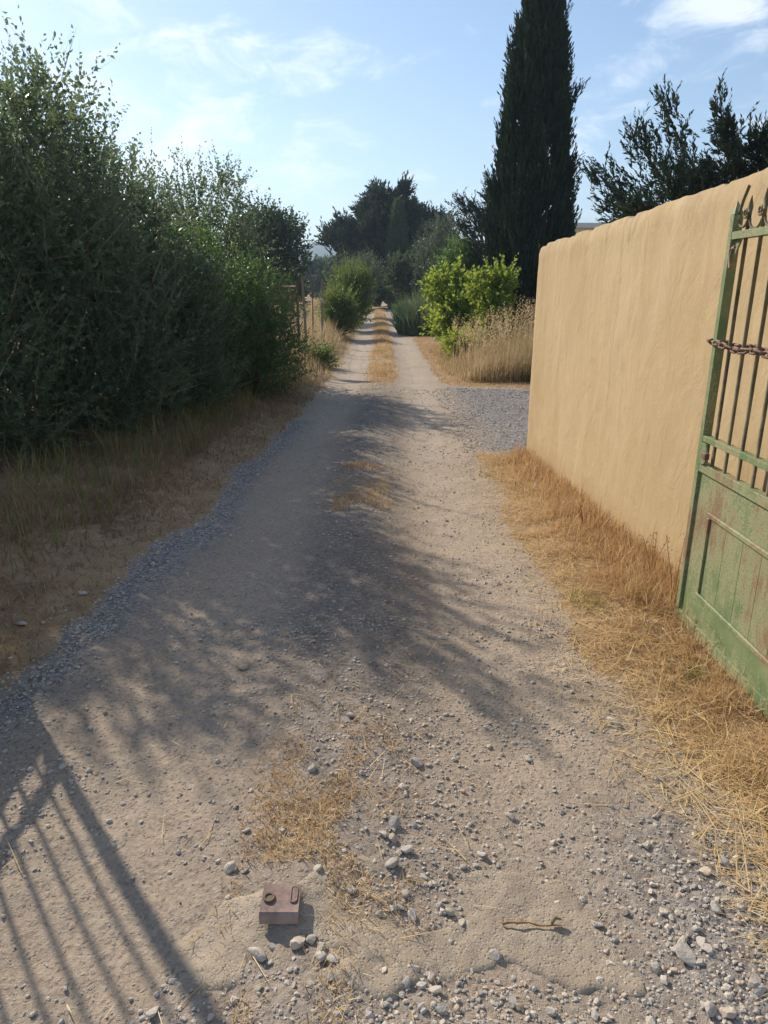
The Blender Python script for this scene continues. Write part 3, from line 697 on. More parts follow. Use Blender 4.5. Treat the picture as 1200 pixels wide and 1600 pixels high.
def rand_limbs(rng, Ht, n, z0, reach, rise, top=.25, az=None):
    out = []
    for i in range(n):
        f = (i + rng.uniform(0, 1)) / n; z = Ht * (z0 + (1 - z0 - .05) * f)
        a = rng.uniform(0, 2 * math.pi) if az is None else rng.uniform(*az)
        out.append((z, a, reach * (1 - (1 - top) * f) * rng.uniform(.7, 1.2), rise * rng.uniform(.6, 1.3)))
    return out
r9 = np.random.default_rng(9)
# right, behind the wall
spreading_conifer('conifer_tree', 'dark bushy conifer with ragged plumes leaning out over the ochre wall', (6.1, 12.2), 4.5,
                  rand_limbs(r9, 4.1, 46, .30, 2.0, .26, .42) + [(1.9, math.pi * .98, 2.6, .42), (2.3, math.pi * 1.02, 2.5, .40), (2.5, math.pi * .96, 1.9, 1.05), (2.7, math.pi * 1.04, 1.3, 1.3), (2.0, math.pi * 1.1, 2.6, .3), (2.2, math.pi * .99, 3.0, .40), (1.9, math.pi * 1.0, 2.9, .30), (2.5, math.pi * .96, 2.7, .48)],
                  64, .27, 15, .090, .026, 71, plume=.38, lift=.18)
spreading_conifer('conifer_tree', 'dark conifer rising higher behind the conifer that leans over the ochre wall', (7.9, 13.5), 5.3,
                  rand_limbs(r9, 4.9, 44, .30, 2.2, .28, .35), 46, .30, 13, .11, .034, 72, plume=.4, lift=.2)
# conifer beside the columnar cypress
spreading_conifer('conifer_tree', 'ragged conifer reaching a bare branch out past the columnar cypress', (4.6, 27.5), 5.6,
                  rand_limbs(r9, 5.2, 26, .25, 1.5, .4, .5) + [(3.0, math.pi * .98, 2.15, .82), (2.6, math.pi * 1.02, 2.1, .55), (3.5, math.pi * 1.0, 1.5, .7)], 52, .45, 13, .14, .042, 73, plume=.4)
# group at the bend
spreading_conifer('conifer_tree', 'broad dark conifer with layered plumes at the bend of the track', (.6, 59), 9.0,
                  rand_limbs(r9, 8.6, 62, .12, 4.6, .42, .34) + [(4.0, math.pi * .97, 5.6, .32), (4.6, math.pi * .9, 4.6, .40), (3.4, math.pi * 1.03, 5.6, .30)], 22, 1.0, 12, .44, .15, 74, plume=.42)
spreading_conifer('conifer_tree', 'wide dark conifer on the field side of the bend, low plumes spreading', (-1.3, 62), 6.2,
                  rand_limbs(r9, 5.8, 50, .08, 3.2, .35, .4), 26, .95, 12, .42, .14, 75, plume=.45)
spreading_conifer('conifer_tree', 'dark conifer with flat layered tips on the wall side of the bend', (3.6, 60), 7.6,
                  rand_limbs(r9, 7.2, 50, .10, 3.0, .35, .35), 26, .9, 12, .42, .14, 76, plume=.45)
def small_cypress(label, X, Y, Ht, w, seed, mt='conifer'):
    rng = np.random.default_rng(seed); bz = float(height(X, Y, False)) - .05
    root = thing('cypress_tree', label, 'tree', (X, Y, bz))
    n = 1300; z = rng.uniform(.03, 1, n) * Ht; f = z / Ht; th = rng.uniform(0, 2 * math.pi, n)
    r = w * np.interp(f, [0, .15, .5, .85, 1], [.7, 1, .85, .35, .03]) * rng.uniform(.3, 1.1, n) ** .4
    org = np.stack([r * np.cos(th), r * np.sin(th), z], 1); d = unit(np.stack([np.cos(th) * .25, np.sin(th) * .25, np.ones(n)], 1) + rng.normal(0, .15, (n, 3)))
    V, F = shoots(rng, org, d, .7, 9, .4, .28, .07); rn = rng.uniform(0, 1, len(F))
    link('crown', mesh_data('crown', V, [F], M[mt], rnd=rn), root)
    m = MB(); m.tube([(0, 0, -.1), (0, 0, Ht * .9)], [.15, .03], 7); m.build('trunk', M['bark'], root, True)
small_cypress('slim pointed cypress in front of the broad conifer at the bend', *at_y(622, 335, 55)[:2], 7.2, .85, 81, 'faroak')
small_cypress('short pointed dark cypress between the broad conifer and the pale tree', *at_y(666, 365, 52)[:2], 5.2, .95, 82)

# ---------------- broadleaf trees and bushes further off
def bush(label, px, py_top, Y, w, mt, n, seed, name='bush', cat='bush', ll=.11, lw=.06, L=.5, nl=10, z0=0.1, dep=None, group=None, up=.5, lobes=6, shell=.5, r0=.05):
    rng = np.random.default_rng(seed); x, _, zt = at_y(px, py_top, Y); g = float(height(x, Y, False)); H_ = zt - g - L * .4; dep = dep or w
    bl = []
    for k in range(lobes):
        a = rng.uniform(0, 2 * math.pi); q = rng.uniform(.35, .85); zz_ = g + z0 + (H_ - z0) * rng.uniform(.25, .80)
        rz = min(H_ * .34, zt - L * .3 - zz_)
        bl.append((x + w * q * math.cos(a), Y + dep * q * math.sin(a), zz_, w * rng.uniform(.26, .46), dep * rng.uniform(.26, .46), max(.16, rz * rng.uniform(.5, 1))))
    bl.append((x, Y, g + z0 + (H_ - z0) * .68, w * .42, dep * .42, (H_ - z0) * .32)); bl.append((x, Y, g + z0 + (H_ - z0) * .35, w * .68, dep * .68, (H_ - z0) * .36))
    return shrub(name, label, cat, (x, Y), bl, n, nl, L, ll, lw, mt, up=up, seed=seed, group=group, r0=r0, shell=shell)
bush('round-crowned broadleaf tree standing in the dry field behind the hedge', 408, 312, 38, 2.3, 'faroak', 2300, 201, 'broadleaf_tree', 'tree', .17, .10, .6, 12, .9, lobes=9, r0=.13)
bush('pale grey-green olive tree behind the ragged conifer', 702, 322, 36, 1.5, 'olive', 1200, 202, 'olive_tree', 'tree', .13, .05, .6, 12, .8, lobes=8, r0=.09)
bush('leafy green tree between the olive tree and the columnar cypress', 728, 372, 29, 1.5, 'bright', 1500, 203, 'broadleaf_tree', 'tree', .12, .065, .5, 12, .4, lobes=8, r0=.08)
bush('low round dark green tree beside the short pointed cypress', 655, 382, 47, 1.9, 'faroak', 1200, 204, 'broadleaf_tree', 'tree', .2, .12, .6, 11, .3, r0=.1)
bush('broad yellow-green leafy bush behind the tall dry grass', 719, 416, 18.5, .68, 'yellow', 700, 205, ll=.115, lw=.085, L=.40, nl=12, z0=.25, lobes=11)
bush('tall yellow-green leafy bush against the dark columnar cypress', 773, 412, 17.2, .46, 'yellow', 480, 206, ll=.10, lw=.07, L=.36, nl=12, z0=.3)
bush('straggling yellow-green bush joining the broad bush to the tall one', 748, 448, 17.8, .48, 'yellow', 380, 214, ll=.10, lw=.07, L=.4, nl=11, z0=.1)
bush('small yellowing bush sunk in the tall dry grass', 725, 520, 16.4, .5, 'yellow', 260, 207, ll=.08, lw=.05, L=.3, nl=10)
bush('yellowish flowering bush by the track beside the wire fence', 544, 408, 29, .74, 'yellowdark', 1150, 208, ll=.10, lw=.05, L=.65, nl=13, lobes=11, up=.9)
bush('mid-green bush spilling towards the track below the yellowish bush', 523, 452, 24.5, .62, 'yellowdark', 1000, 209, ll=.085, lw=.042, L=.5, nl=12, lobes=12, up=.8)
bush('fine-leaved pale green bush at the end of the wire fence', 560, 396, 40, 1.3, 'olive', 900, 210, ll=.13, lw=.05, L=.8, nl=12, up=1.0)
bush('low scrubby green bush in the dry grass below the fence post', 497, 548, 15.2, .30, 'bright', 260, 211, ll=.05, lw=.025, L=.3, nl=12)
bush('small round green bush at the edge of the dry field', 455, 418, 48, 1.1, 'faroak', 420, 212, ll=.18, lw=.1, L=.5)
bush('small dark weed beside the white marker stone', 628, 470, 30, .35, 'bright', 180, 213, ll=.09, lw=.05, L=.3)
for i, (px, py, Y, w) in enumerate([(486, 412, 120, 5.5), (508, 406, 105, 4.5), (440, 408, 130, 6), (540, 402, 125, 6), (395, 408, 140, 7), (575, 402, 110, 5), (350, 402, 150, 7)]):
    bush('hazy broadleaf tree in the row beyond the dry field', px, py, Y, w, 'faroak', 700, 220 + i, 'broadleaf_tree', 'tree', .6, .38, 1.4, 9, .6, group='far trees beyond the field', r0=.2)
for i, (px, py, Y, w) in enumerate([(700, 395, 75, 3), (760, 400, 70, 3), (590, 405, 70, 3.5), (880, 372, 60, 3.0)]):
    bush('dark broadleaf tree closing the view behind the conifers', px, py, Y, w, 'faroak', 700, 240 + i, 'broadleaf_tree', 'tree', .4, .25, 1.0, 9, .4, group='trees behind the conifers', r0=.2)

# ---------------- reeds
def blades(rng, P, hgt, wid, lean, az=None, seg=3, droop=.5):
    """grass blades: P (n,3) roots"""
    n = len(P); az = rng.uniform(0, 2 * math.pi, n) if az is None else az
    hgt = np.broadcast_to(np.asarray(hgt, float), (n,)); lean = np.broadcast_to(np.asarray(lean, float), (n,)); wid = np.broadcast_to(np.asarray(wid, float), (n,))
    dirh = np.stack([np.cos(az), np.sin(az), np.zeros(n)], 1); fa = az + math.pi / 2 + rng.uniform(-1, 1, n)
    side = np.stack([np.cos(fa), np.sin(fa), np.zeros(n)], 1)
    V = []; ts = np.linspace(0, 1, seg)
    for t in ts[:-1]:
        c = P + dirh * (hgt * np.sin(lean) * (t + droop * t * t) / (1 + droop))[:, None] + np.array([0, 0, 1.0]) * (hgt * np.cos(lean) * (t - .25 * droop * t * t))[:, None]
        w = (wid * (1 - .45 * t) * .5)[:, None]; V += [c - side * w, c + side * w]
    V.append(P + dirh * (hgt * np.sin(lean))[:, None] + np.array([0, 0, 1.0]) * (hgt * np.cos(lean) * (1 - .25 * droop))[:, None])
    k = len(V); V = np.stack(V, 1).reshape(-1, 3); b = np.arange(n) * k
    Q = np.concatenate([np.stack([b + 2 * i, b + 2 * i + 1, b + 2 * i + 3, b + 2 * i + 2], 1) for i in range(seg - 2)]) if seg > 2 else np.zeros((0, 4), int)
    T = np.stack([b + k - 3, b + k - 2, b + k - 1], 1)
    return V, Q, T
def grass_obj(name, rng, P, hgt, wid, lean, mt, kind='stuff', label=None, cat=None, parent=None, az=None, droop=.5, rn=None, group=None):
    V, Q, T = blades(rng, P, hgt, wid, lean, az, 3, droop)
    r = rng.uniform(0, 1, len(P)) if rn is None else rn
    o = link(name, mesh_data(name, V, [Q, T], M[mt], rnd=np.concatenate([r, r])), parent)
    return tag(o, label, cat, group, kind)
def ground_pts(x, y, lift=-.004): return np.stack([x, y, height(x, y) + lift], 1)

def reeds():
    rng = np.random.default_rng(301); x0, y0, zt = at_y(662, 432, 27); g = float(height(x0, y0, False))
    root = thing('reed_clump', 'blue-green reed clump between the low tree and the yellow-green bush', 'reeds', (x0, y0, g))
    n = 2600; a = rng.uniform(0, 2 * math.pi, n); r = np.sqrt(rng.uniform(0, 1, n)); P = np.stack([r * .95 * np.cos(a), r * 1.2 * np.sin(a), np.zeros(n)], 1)
    grass_obj('blades', rng, P, (zt - g) * rng.uniform(.35, 1.08, n) * (1.05 - .45 * r * r), .034, rng.uniform(0, .75, n), 'blue', None, parent=root)
    m = MB()
    for k in range(30): m.tube([(P[k, 0], P[k, 1], -.02), (P[k, 0] * 1.1, P[k, 1] * 1.1, 1.5)], [.012, .006], 5)
    m.build('stems', M['dead'], root)
reeds()

# ---------------- dry grass, right verge
def verge_right():
    rng = np.random.default_rng(401)
    n = 150000; y = 1.2 + rng.uniform(0, 1, n) ** 1.25 * 5.9; x = rng.uniform(.75, 1.8, n)
    on, dr, inL, inR = zones(x, y); wallx = WX0 + (WX1 - WX0) * (WY0 - y) / (WY0 - WY1)
    dens = sstep(.06, -.20, inR) * (dr < .02) * (x < wallx - .005) * (.18 + 1.0 * sstep(.32, .58, fbm(x * 5, y * 5, 402)))
    k = rng.random(n) < dens; x, y, inR = x[k], y[k], inR[k]; n = len(x)
    cl = fbm(x * 2.3, y * 2.3, 403); tall = sstep(-.1, -.45, inR)
    h = (.030 + .060 * tall * (.3 + cl)) * rng.lognormal(-.1, .5, n); w = .0026 + .0011 * y / 3
    lean = np.clip(rng.normal(1.12, .42, n), .05, 1.54)
    rn = np.clip(.26 + .75 * (fbm(x * 1.8, y * 1.8, 404) - .2) + rng.normal(0, .22, n) + .25 * (1 - tall), 0, 1)
    grass_obj('dry_grass_verge', rng, ground_pts(x, y), h, w, lean, 'straw', label='short rust-coloured dry grass between the track and the ochre wall', cat='dry grass', rn=rn)
    # taller wisps along the wall foot
    n = 5000; y = 1.5 + rng.uniform(0, 1, n) * 5.3; x = WX0 + (WX1 - WX0) * (WY0 - y) / (WY0 - WY1) - .02 - rng.exponential(.10, n)
    k = zones(x, y)[3] < -.05; x, y = x[k], y[k]; n = len(x)
    grass_obj('dry_grass_tufts', rng, ground_pts(x, y), rng.uniform(.06, .19, n), .0028 + .0006 * y, rng.uniform(.05, .6, n), 'straw', label='wispy taller dry grass along the foot of the ochre wall', cat='dry grass')
verge_right()
def straws():
    rng = np.random.default_rng(411)
    n = 6500; y = 1.15 + rng.uniform(0, 1, n) ** 1.4 * 5.5; x = rng.normal(1.18, .24, n)
    k = (zones(x, y)[3] < .20) & (x < 1.56) & (zones(x, y)[1] < 0); x, y = x[k], y[k]
    n2 = 420; y2 = rng.uniform(1.15, 3.2, n2); x2 = rng.uniform(-1.2, 1.0, n2)
    k = rng.random(n2) < .25 + .6 * np.exp(-((x2 + .1) / .3) ** 2); x, y = np.concatenate([x, x2[k]]), np.concatenate([y, y2[k]])
    n = len(x); P = ground_pts(x, y, .008)
    grass_obj('fallen_straw', rng, P, rng.uniform(.03, .16, n) * (1 + .6 * (x > 1)), rng.uniform(.0020, .0042, n), rng.uniform(1.36, 1.60, n), 'straw_pale', label='pale fallen straw stalks scattered over the gravel track', cat='straw', droop=.1)
straws()
# left verge, in the shade of the hedge
def verge_left():
    rng = np.random.default_rng(421)
    n = 58000; y = 2.2 + rng.uniform(0, 1, n) ** 1.2 * 11; x = edge(LX, y) + .1 - rng.uniform(0, 1, n) ** .9 * 2.6
    on, dr, inL, inR = zones(x, y); k = rng.random(n) < sstep(.06, -.18, inL) * (.4 + .8 * sstep(.3, .6, fbm(x * 3, y * 3, 422))); x, y, inL = x[k], y[k], inL[k]; n = len(x)
    deep = sstep(-.15, -.9, inL)
    h = (.05 + .14 * deep * (.3 + fbm(x * 2, y * 2, 423))) * rng.uniform(.5, 1.4, n)
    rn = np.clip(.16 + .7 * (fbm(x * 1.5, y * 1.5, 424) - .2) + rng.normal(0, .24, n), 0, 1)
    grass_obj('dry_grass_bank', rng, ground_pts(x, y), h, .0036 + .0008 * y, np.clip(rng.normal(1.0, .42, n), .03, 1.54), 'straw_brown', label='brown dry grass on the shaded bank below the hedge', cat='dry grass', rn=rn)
    n = 900; y = rng.uniform(3.5, 11, n); x = edge(LX, y) - .55 - rng.uniform(0, 1, n) * 1.0
    grass_obj('hedge_foot_grass', rng, ground_pts(x, y), rng.uniform(.15, .5, n), .004 + .0006 * y, rng.uniform(.05, .6, n), 'green_grass', label='thin green grass growing up into the foot of the hedge', cat='grass')
verge_left()
# middle strip
def strip():
    rng = np.random.default_rng(431)
    n = 72000; y = np.concatenate([rng.uniform(1.05, 2.6, 24000), rng.uniform(4.9, 6.6, 9000), 12 + rng.uniform(0, 1, n - 33000) ** 1.3 * 45])
    x = edge(SX, y) + rng.normal(0, .22, n) * (1 + .008 * y)
    dens = np.where(y > 11, sstep(11.5, 14.5, y) * .8 * sstep(.2, .42, fbm(x * 3, y * 1.2, 439)) * sstep(.42, .2, np.abs(x - edge(SX, y))), sstep(.42, .60, fbm(x * 4.5, y * 3.5, 432)) * sstep(.34, .15, np.abs(x - edge(SX, y) + .0)) * np.where(y < 3, np.maximum(np.exp(-((y - 1.78) / .38) ** 2), np.exp(-((y - 1.16) / .12) ** 2)), .8))
    dens = dens * (zones(x, y)[0] > .1)
    blk = (np.abs(x + .28) < .11) & (y > 1.30) & (y < 1.60)
    k = (rng.random(n) < dens) & ~blk; x, y = x[k], y[k]; n = len(x)
    rn = np.clip(.58 + .9 * (fbm(x * 2, y * .8, 433) - .45) + rng.normal(0, .17, n), 0, 1)
    grass_obj('middle_strip_grass', rng, ground_pts(x, y), np.where(y > 10, .07, .040) * rng.uniform(.5, 1.5, n), .0022 + .00055 * y, np.clip(rng.normal(.9, .4, n), .05, 1.5), 'straw', label='dry grass strip growing between the two wheel ruts', cat='dry grass', rn=rn)
strip()
# tall dry grass on the far side of the driveway and along the track
def tall_grass():
    rng = np.random.default_rng(441)
    def field_of(name, label, x, y, h, w, mt='tall', lean=.28, rn=None):
        n = len(x); grass_obj(name, rng, ground_pts(x, y, -.01), h, w, np.abs(rng.normal(lean, .22, n)), mt, label=label, cat='dry grass', droop=.7, rn=rn)
    n = 26000; y = 12.6 + rng.uniform(0, 1, n) ** 1.1 * 7.5; x = 1.15 + rng.uniform(0, 1, n) * (2.6 + .12 * (y - 12))
    k = (zones(x, y)[3] < -.25) & (zones(x, y)[1] < -.45 - .6 * rng.random(n)) & (rng.random(n) < sstep(.25, .5, fbm(x * 1.6, y * 1.6, 442)) * .95 + .05); x, y = x[k], y[k]; n = len(x)
    zz_ = zones(x, y); ramp_ = np.minimum(sstep(-.2, -1.0, zz_[3]), sstep(-.4, -1.5, zz_[1]) * .7 + .3) * .8 + .2
    h = (.35 + .65 * fbm(x * 1.2, y * 1.2, 443) + .35 * sstep(2.0, 3.2, x)) * rng.uniform(.5, 1.25, n) * ramp_
    field_of('tall_dry_grass', 'tall dry grass clump beyond the gravel driveway', x, y, h, .0105)
    k = rng.random(n) < .24; field_of('green_grass_clump', 'greener grass blades mixed through the tall dry grass by the wall corner', x[k] * .4 + 1.75, y[k], h[k] * .85, .012, 'green_grass')
    # oat heads
    n = 420; y = rng.uniform(12.9, 16, n); x = rng.uniform(1.5, 3.6, n); P = ground_pts(x, y); hh = rng.uniform(.8, 1.5, n) * (.7 + .3 * sstep(1.8, 3, x))
    field_of('wild_oats', 'pale wild oat stalks standing above the tall dry grass', x, y, hh, .008, 'straw_pale', .12)
    O = P + np.stack([0 * hh, 0 * hh, hh * .80], 1); V, F = shoots(rng, O, unit(rng.normal(0, .2, (n, 3)) + [0, 0, 1]), .28, 9, .9, .055, .016)
    tag(link('oat_heads', mesh_data('oat_heads', V, [F], M['straw_pale'], rnd=rng.uniform(0, 1, len(F)))), 'pale drooping wild oat seed heads above the tall dry grass', 'dry grass', None, 'stuff')
    # orange mown edge
    n = 24000; y = 11.6 + rng.uniform(0, 1, n) * 14; x = edge(RX, y) + rng.uniform(-.05, 1.6, n); on, dr, il, ir = zones(x, y)
    k = (ir < .0) & (dr < -.02) & ((ir > -.7) | (dr > -.9)) ; x, y = x[k], y[k]; n = len(x)
    grass_obj('mown_edge_grass', rng, ground_pts(x, y), rng.uniform(.02, .08, n), .010, rng.uniform(.5, 1.5, n), 'straw', label='orange mown dry grass edging the driveway and the far track', cat='dry grass', rn=np.clip(rng.normal(.45, .2, n), 0, 1))
    # left of track, by the fence
    n = 16000; y = 11.5 + rng.uniform(0, 1, n) ** 1.2 * 30; x = edge(LX, y) - rng.uniform(.05, 1.7, n); il = zones(x, y)[2]
    k = (il < -.05) & (rng.random(n) < .25 + .75 * fbm(x * 2, y * 2, 446)); x, y, il = x[k], y[k], il[k]; n = len(x)
    h = (.12 + .75 * sstep(-.1, -.7, il)) * rng.uniform(.4, 1.15, n)
    field_of('fence_line_grass', 'pinkish dry grass along the foot of the wire fence', x, y, h, .006 + .00045 * y, 'tall', .3)
    n = 6500; y = 17 + rng.uniform(0, 1, n) ** 1.6 * 75; x = -2.4 - rng.uniform(0, 1, n) * (3 + y * .20)
    field_of('field_grass', 'golden dry grass covering the open field', x, y, rng.uniform(.35, .85, n) * np.where(y < 30, 1.0, 1.0), .012 + .0010 * y, 'tall', .3, np.clip(rng.normal(.7, .2, n), 0, 1))
    # far end of the track
    n = 7000; y = 50 + rng.uniform(0, 1, n) * 8; x = rng.uniform(-7, 8, n); k = zones(x, y)[0] < -.1; x, y = x[k], y[k]
    field_of('bend_grass', 'dry grass fringe under the conifers at the bend', x, y, rng.uniform(.1, .5, len(x)), .05, 'tall')
tall_grass()

# ---------------- individual tufts, weeds
def tuft(label, px, py, n, r, h, mt, seed, name='grass_tuft', cat='grass tuft', w=.0032):
    rng = np.random.default_rng(seed); x, y = on_ground(px, py, .06); z = float(height(x, y)); root = thing(name, label, cat, (x, y, z))
    P = np.stack([rng.normal(0, r, n), rng.normal(0, r, n), np.full(n, -.012)], 1)
    grass_obj('blades', rng, P, h * rng.uniform(.4, 1.2, n), w, rng.uniform(.1, 1.1, n), mt, None, parent=root)
    P2 = P[:max(8, n // 5)]; grass_obj('dead_blades', rng, P2, h * rng.uniform(.3, .8, len(P2)), w, rng.uniform(.6, 1.4, len(P2)), 'straw', None, parent=root)
tuft('fresh green grass tuft under the edge of the green gate panel', 1095, 1050, 170, .035, .085, 'green_grass', 501)
tuft('wide pale green grass tuft in the rust-coloured verge', 932, 930, 240, .075, .085, 'green_grass', 502)
tuft('small green weed tuft at the driveway corner of the verge', 762, 735, 90, .035, .06, 'green_grass', 503)
tuft('small yellow-green weed tuft near the end of the ochre wall', 815, 752, 110, .055, .07, 'green_grass', 504)
tuft('bleached straw tussock lying over beside the wide green tuft', 1000, 935, 120, .05, .16, 'straw_pale', 505)
tuft('dry straw tussock in front of the green gate panel', 1170, 1190, 200, .05, .12, 'straw_pale', 506)
tuft('dark matted dry tussock below the green gate panel', 1115, 1125, 220, .05, .07, 'straw', 507)
def weed(label, px, py, Hh, seed):
    rng = np.random.default_rng(seed); x, y = on_ground(px, py, .09); z = float(height(x, y)); root = thing('dry_weed', label, 'weed', (x, y, z))
    m = MB(); tips = []
    for k in range(4):
        a = rng.uniform(0, 6.28); q = rng.uniform(.03, .10); p = np.array([(0, 0, -.02), (q * .3 * math.cos(a), q * .3 * math.sin(a), Hh * .4), (q * math.cos(a), q * math.sin(a), Hh * rng.uniform(.75, 1))])
        m.tube(p, [.003, .0022, .0012], 5); tips.append(p[-1]); tips.append(p[1] * .3 + p[2] * .7); tips.append(p[1] * .6 + p[2] * .4)
    m.build('stem', M['dead'], root)
    T = np.array(tips); O = np.repeat(T, 3, 0) + rng.normal(0, .008, (len(T) * 3, 3)); V, F = leaf_quads(rng, O, unit(rng.normal(0, 1, O.shape) + [0, 0, .5]), .016, .009)
    link('seed_heads', mesh_data('seed_heads', V, [F], M['straw'], rnd=rng.uniform(0, .3, len(F))), root)
weed('brown dead weed with seed heads against the wall beside the gate edge', 1050, 945, .36, 511)
weed('thin dead weed with loose seed heads against the ochre wall', 1016, 905, .32, 512)
weed('short dead weed at the foot of the ochre wall', 912, 820, .20, 513)

# ---------------- fence, small gate, house, marker
def build_fence():
    rng = np.random.default_rng(521); x0, y0, _ = at_y(478, 560, 16.0); g = float(height(x0, y0, False))
    root = thing('wire_fence', 'sagging wire fence on leaning weathered posts between the hedge and the field', 'fence', (x0, y0, g))
    tops = []
    for (px, pt, Y, lean, r, mt) in ((478, 432, 16.0, -.12, .034, 'wood'), (488, 447, 19.0, .0, .018, 'rust'), (503, 436, 21.5, .05, .036, 'wood'), (502, 470, 19.6, -.03, .022, 'wood'), (516, 462, 25.0, .02, .03, 'wood')):
        bx, _, _ = at_y(px, 520, Y); tx, _, tz = at_y(px + (-6 if px == 478 else 0), pt, Y); gz = float(height(bx, Y, False))
        p = np.array([(bx - x0, Y - y0, gz - g - .2), ((bx + tx) / 2 - x0 + .01, Y - y0, (gz + tz) / 2 - g), (tx - x0, Y - y0, tz - g)]); m = MB(); m.tube(p, [r, r * .95, r * .8], 7); m.build('post', M[mt], root, True)
        tops.append((Y, bx - x0, gz - g, tz - gz, tx - x0))
    tops.sort()
    for f in (.25, .45, .65, .85):
        pts = [(bx + (tx - bx) * f, Y - y0, gz + min(h, 1.5) * f) for Y, bx, gz, h, tx in tops]; full = []
        for a, b in zip(pts[:-1], pts[1:]):
            for t in np.linspace(0, 1, 6, endpoint=False): full.append(np.array(a) * (1 - t) + np.array(b) * t - np.array([0, 0, .05 * math.sin(t * math.pi)]))
        full.append(np.array(pts[-1])); m = MB(); m.tube(full, .004, 4); m.build('wire', M['wire'], root)
build_fence()
def rusty_gate():
    x0, y0, _ = at_y(466, 500, 14.6); g = float(height(x0, y0, False)); root = thing('field_gate', 'rusty framed hatch gate half hidden behind the rounded bright bush', 'gate', (x0, y0, g))
    zt = at_y(466, 443, 14.6)[2] - g
    m = MB(); m.tube([(0, 0, -.2), (0, 0, zt)], .028, 7); m.build('post', M['rust'], root, True)
    m = MB(); m.tube([(-.85, .3, -.2), (-.85, .3, zt)], .028, 7); m.build('post', M['rust'], root, True)
    for z in (zt - .06, zt - .62):
        m = MB(); m.tube([(0, 0, z), (-.85, .3, z)], .022, 6); m.build('rail', M['rust'], root, True)
    d = np.array([-.943, .333]); n_ = np.array([.333, .943]); c = []
    for s_ in (-.012, .012):
        for a, z in ((.10, zt - .55), (.36, zt - .55), (.36, zt - .14), (.10, zt - .14)): c.append((d[0] * a + n_[0] * s_, d[1] * a + n_[1] * s_, z))
    m = MB(); m.add(c, [(0, 1, 2, 3), (7, 6, 5, 4), (0, 4, 5, 1), (1, 5, 6, 2), (2, 6, 7, 3), (3, 7, 4, 0)]); pn = m.build('panel', M['rust'], root)
    m = MB(); q = [(d[0] * a, d[1] * a, z) for a, z in ((.085, zt - .565), (.375, zt - .565), (.375, zt - .125), (.085, zt - .125))]; m.tube(q, .02, 5, True); m.build('frame', M['bar'], pn)
rusty_gate()
def house():
    xL, Y, zt = at_y(889, 349, 30); xr = xL + 9; root = thing('white_house', 'white flat-roofed house just showing above the ochre wall', 'house', (xL, Y, 0))
    m = MB(); m.box((0, 0, -.3), (9, 7, zt - .20)); m.build('wall', M['white_wall'], root)
    m = MB(); m.box((-.25, -.30, zt - .198), (9.25, 7.25, zt), .02); m.build('roof', M['roof'], root)
    for wx in (1.6, 4.2, 6.8):
        m = MB(); m.box((wx - .5, -.03, 1.1), (wx + .5, .001, 2.4)); w = m.build('window', M['roof'], root)
        m = MB(); m.box((wx - .43, -.045, 1.17), (wx + .43, -.031, 2.33)); m.build('pane', M['glass'], w)
    m = MB(); m.box((-.012, 2, 0), (-.001, 3, 2.1)); m.build('door', M['wood'], root)
house()
def marker():
    x, y, z = at_y(632, 478, 29); g = float(height(x, y, False)); root = thing('marker_stone', 'small whitish marker stone at the edge of the far track', 'stone', (x, y, g))
    m = MB(); m.box((-.16, -.13, -.1), (.16, .13, .52), .03); m.build('block', M['white_wall'], root)
    m = MB(); m.box((-.18, -.15, .521), (.18, .15, .60), .025); m.build('cap_stone', M['concrete'], root)
marker()
def twig():
    x, y = on_ground(785, 1442); x2, y2 = on_ground(880, 1447); root = thing('dry_twig', 'dry straw-coloured twig lying on the pale concrete patch', 'twig', (x, y, float(height(x, y, False)) + .006))
    m = MB(); m.tube([((x2 - x) * t_, .004 * math.sin(5 * t_) + .002 * math.sin(17 * t_), .004 + .003 * math.sin(7 * t_)) for t_ in np.linspace(0, 1, 12)], np.linspace(.0034, .0018, 12) * (1 + .25 * np.sin(np.arange(12) * 2.3)), 6); m.build('stem', M['dead'], root, True)
    m = MB(); m.tube([((x2 - x) * .82, .002, .004), ((x2 - x) * .9, .012, .014), (x2 - x, .010, .012)], [.005, .006, .004], 6); m.build('knot', M['bar'], root, True)
twig()

# ---------------- gravel
phi = (1 + 5 ** .5) / 2
ICO_V = unit(np.array([(-1, phi, 0), (1, phi, 0), (-1, -phi, 0), (1, -phi, 0), (0, -1, phi), (0, 1, phi), (0, -1, -phi), (0, 1, -phi), (phi, 0, -1), (phi, 0, 1), (-phi, 0, -1), (-phi, 0, 1)], float))
ICO_F = np.array([(0, 11, 5), (0, 5, 1), (0, 1, 7), (0, 7, 10), (0, 10, 11), (1, 5, 9), (5, 11, 4), (11, 10, 2), (10, 7, 6), (7, 1, 8), (3, 9, 4), (3, 4, 2), (3, 2, 6), (3, 6, 8), (3, 8, 9), (4, 9, 5), (2, 4, 11), (6, 2, 10), (8, 6, 7), (9, 8, 1)])
OCT_V = np.array([(1, 0, 0), (-1, 0, 0), (0, 1, 0), (0, -1, 0), (0, 0, 1), (0, 0, -1)], float)
OCT_F = np.array([(0, 2, 4), (2, 1, 4), (1, 3, 4), (3, 0, 4), (2, 0, 5), (1, 2, 5), (3, 1, 5), (0, 3, 5)])
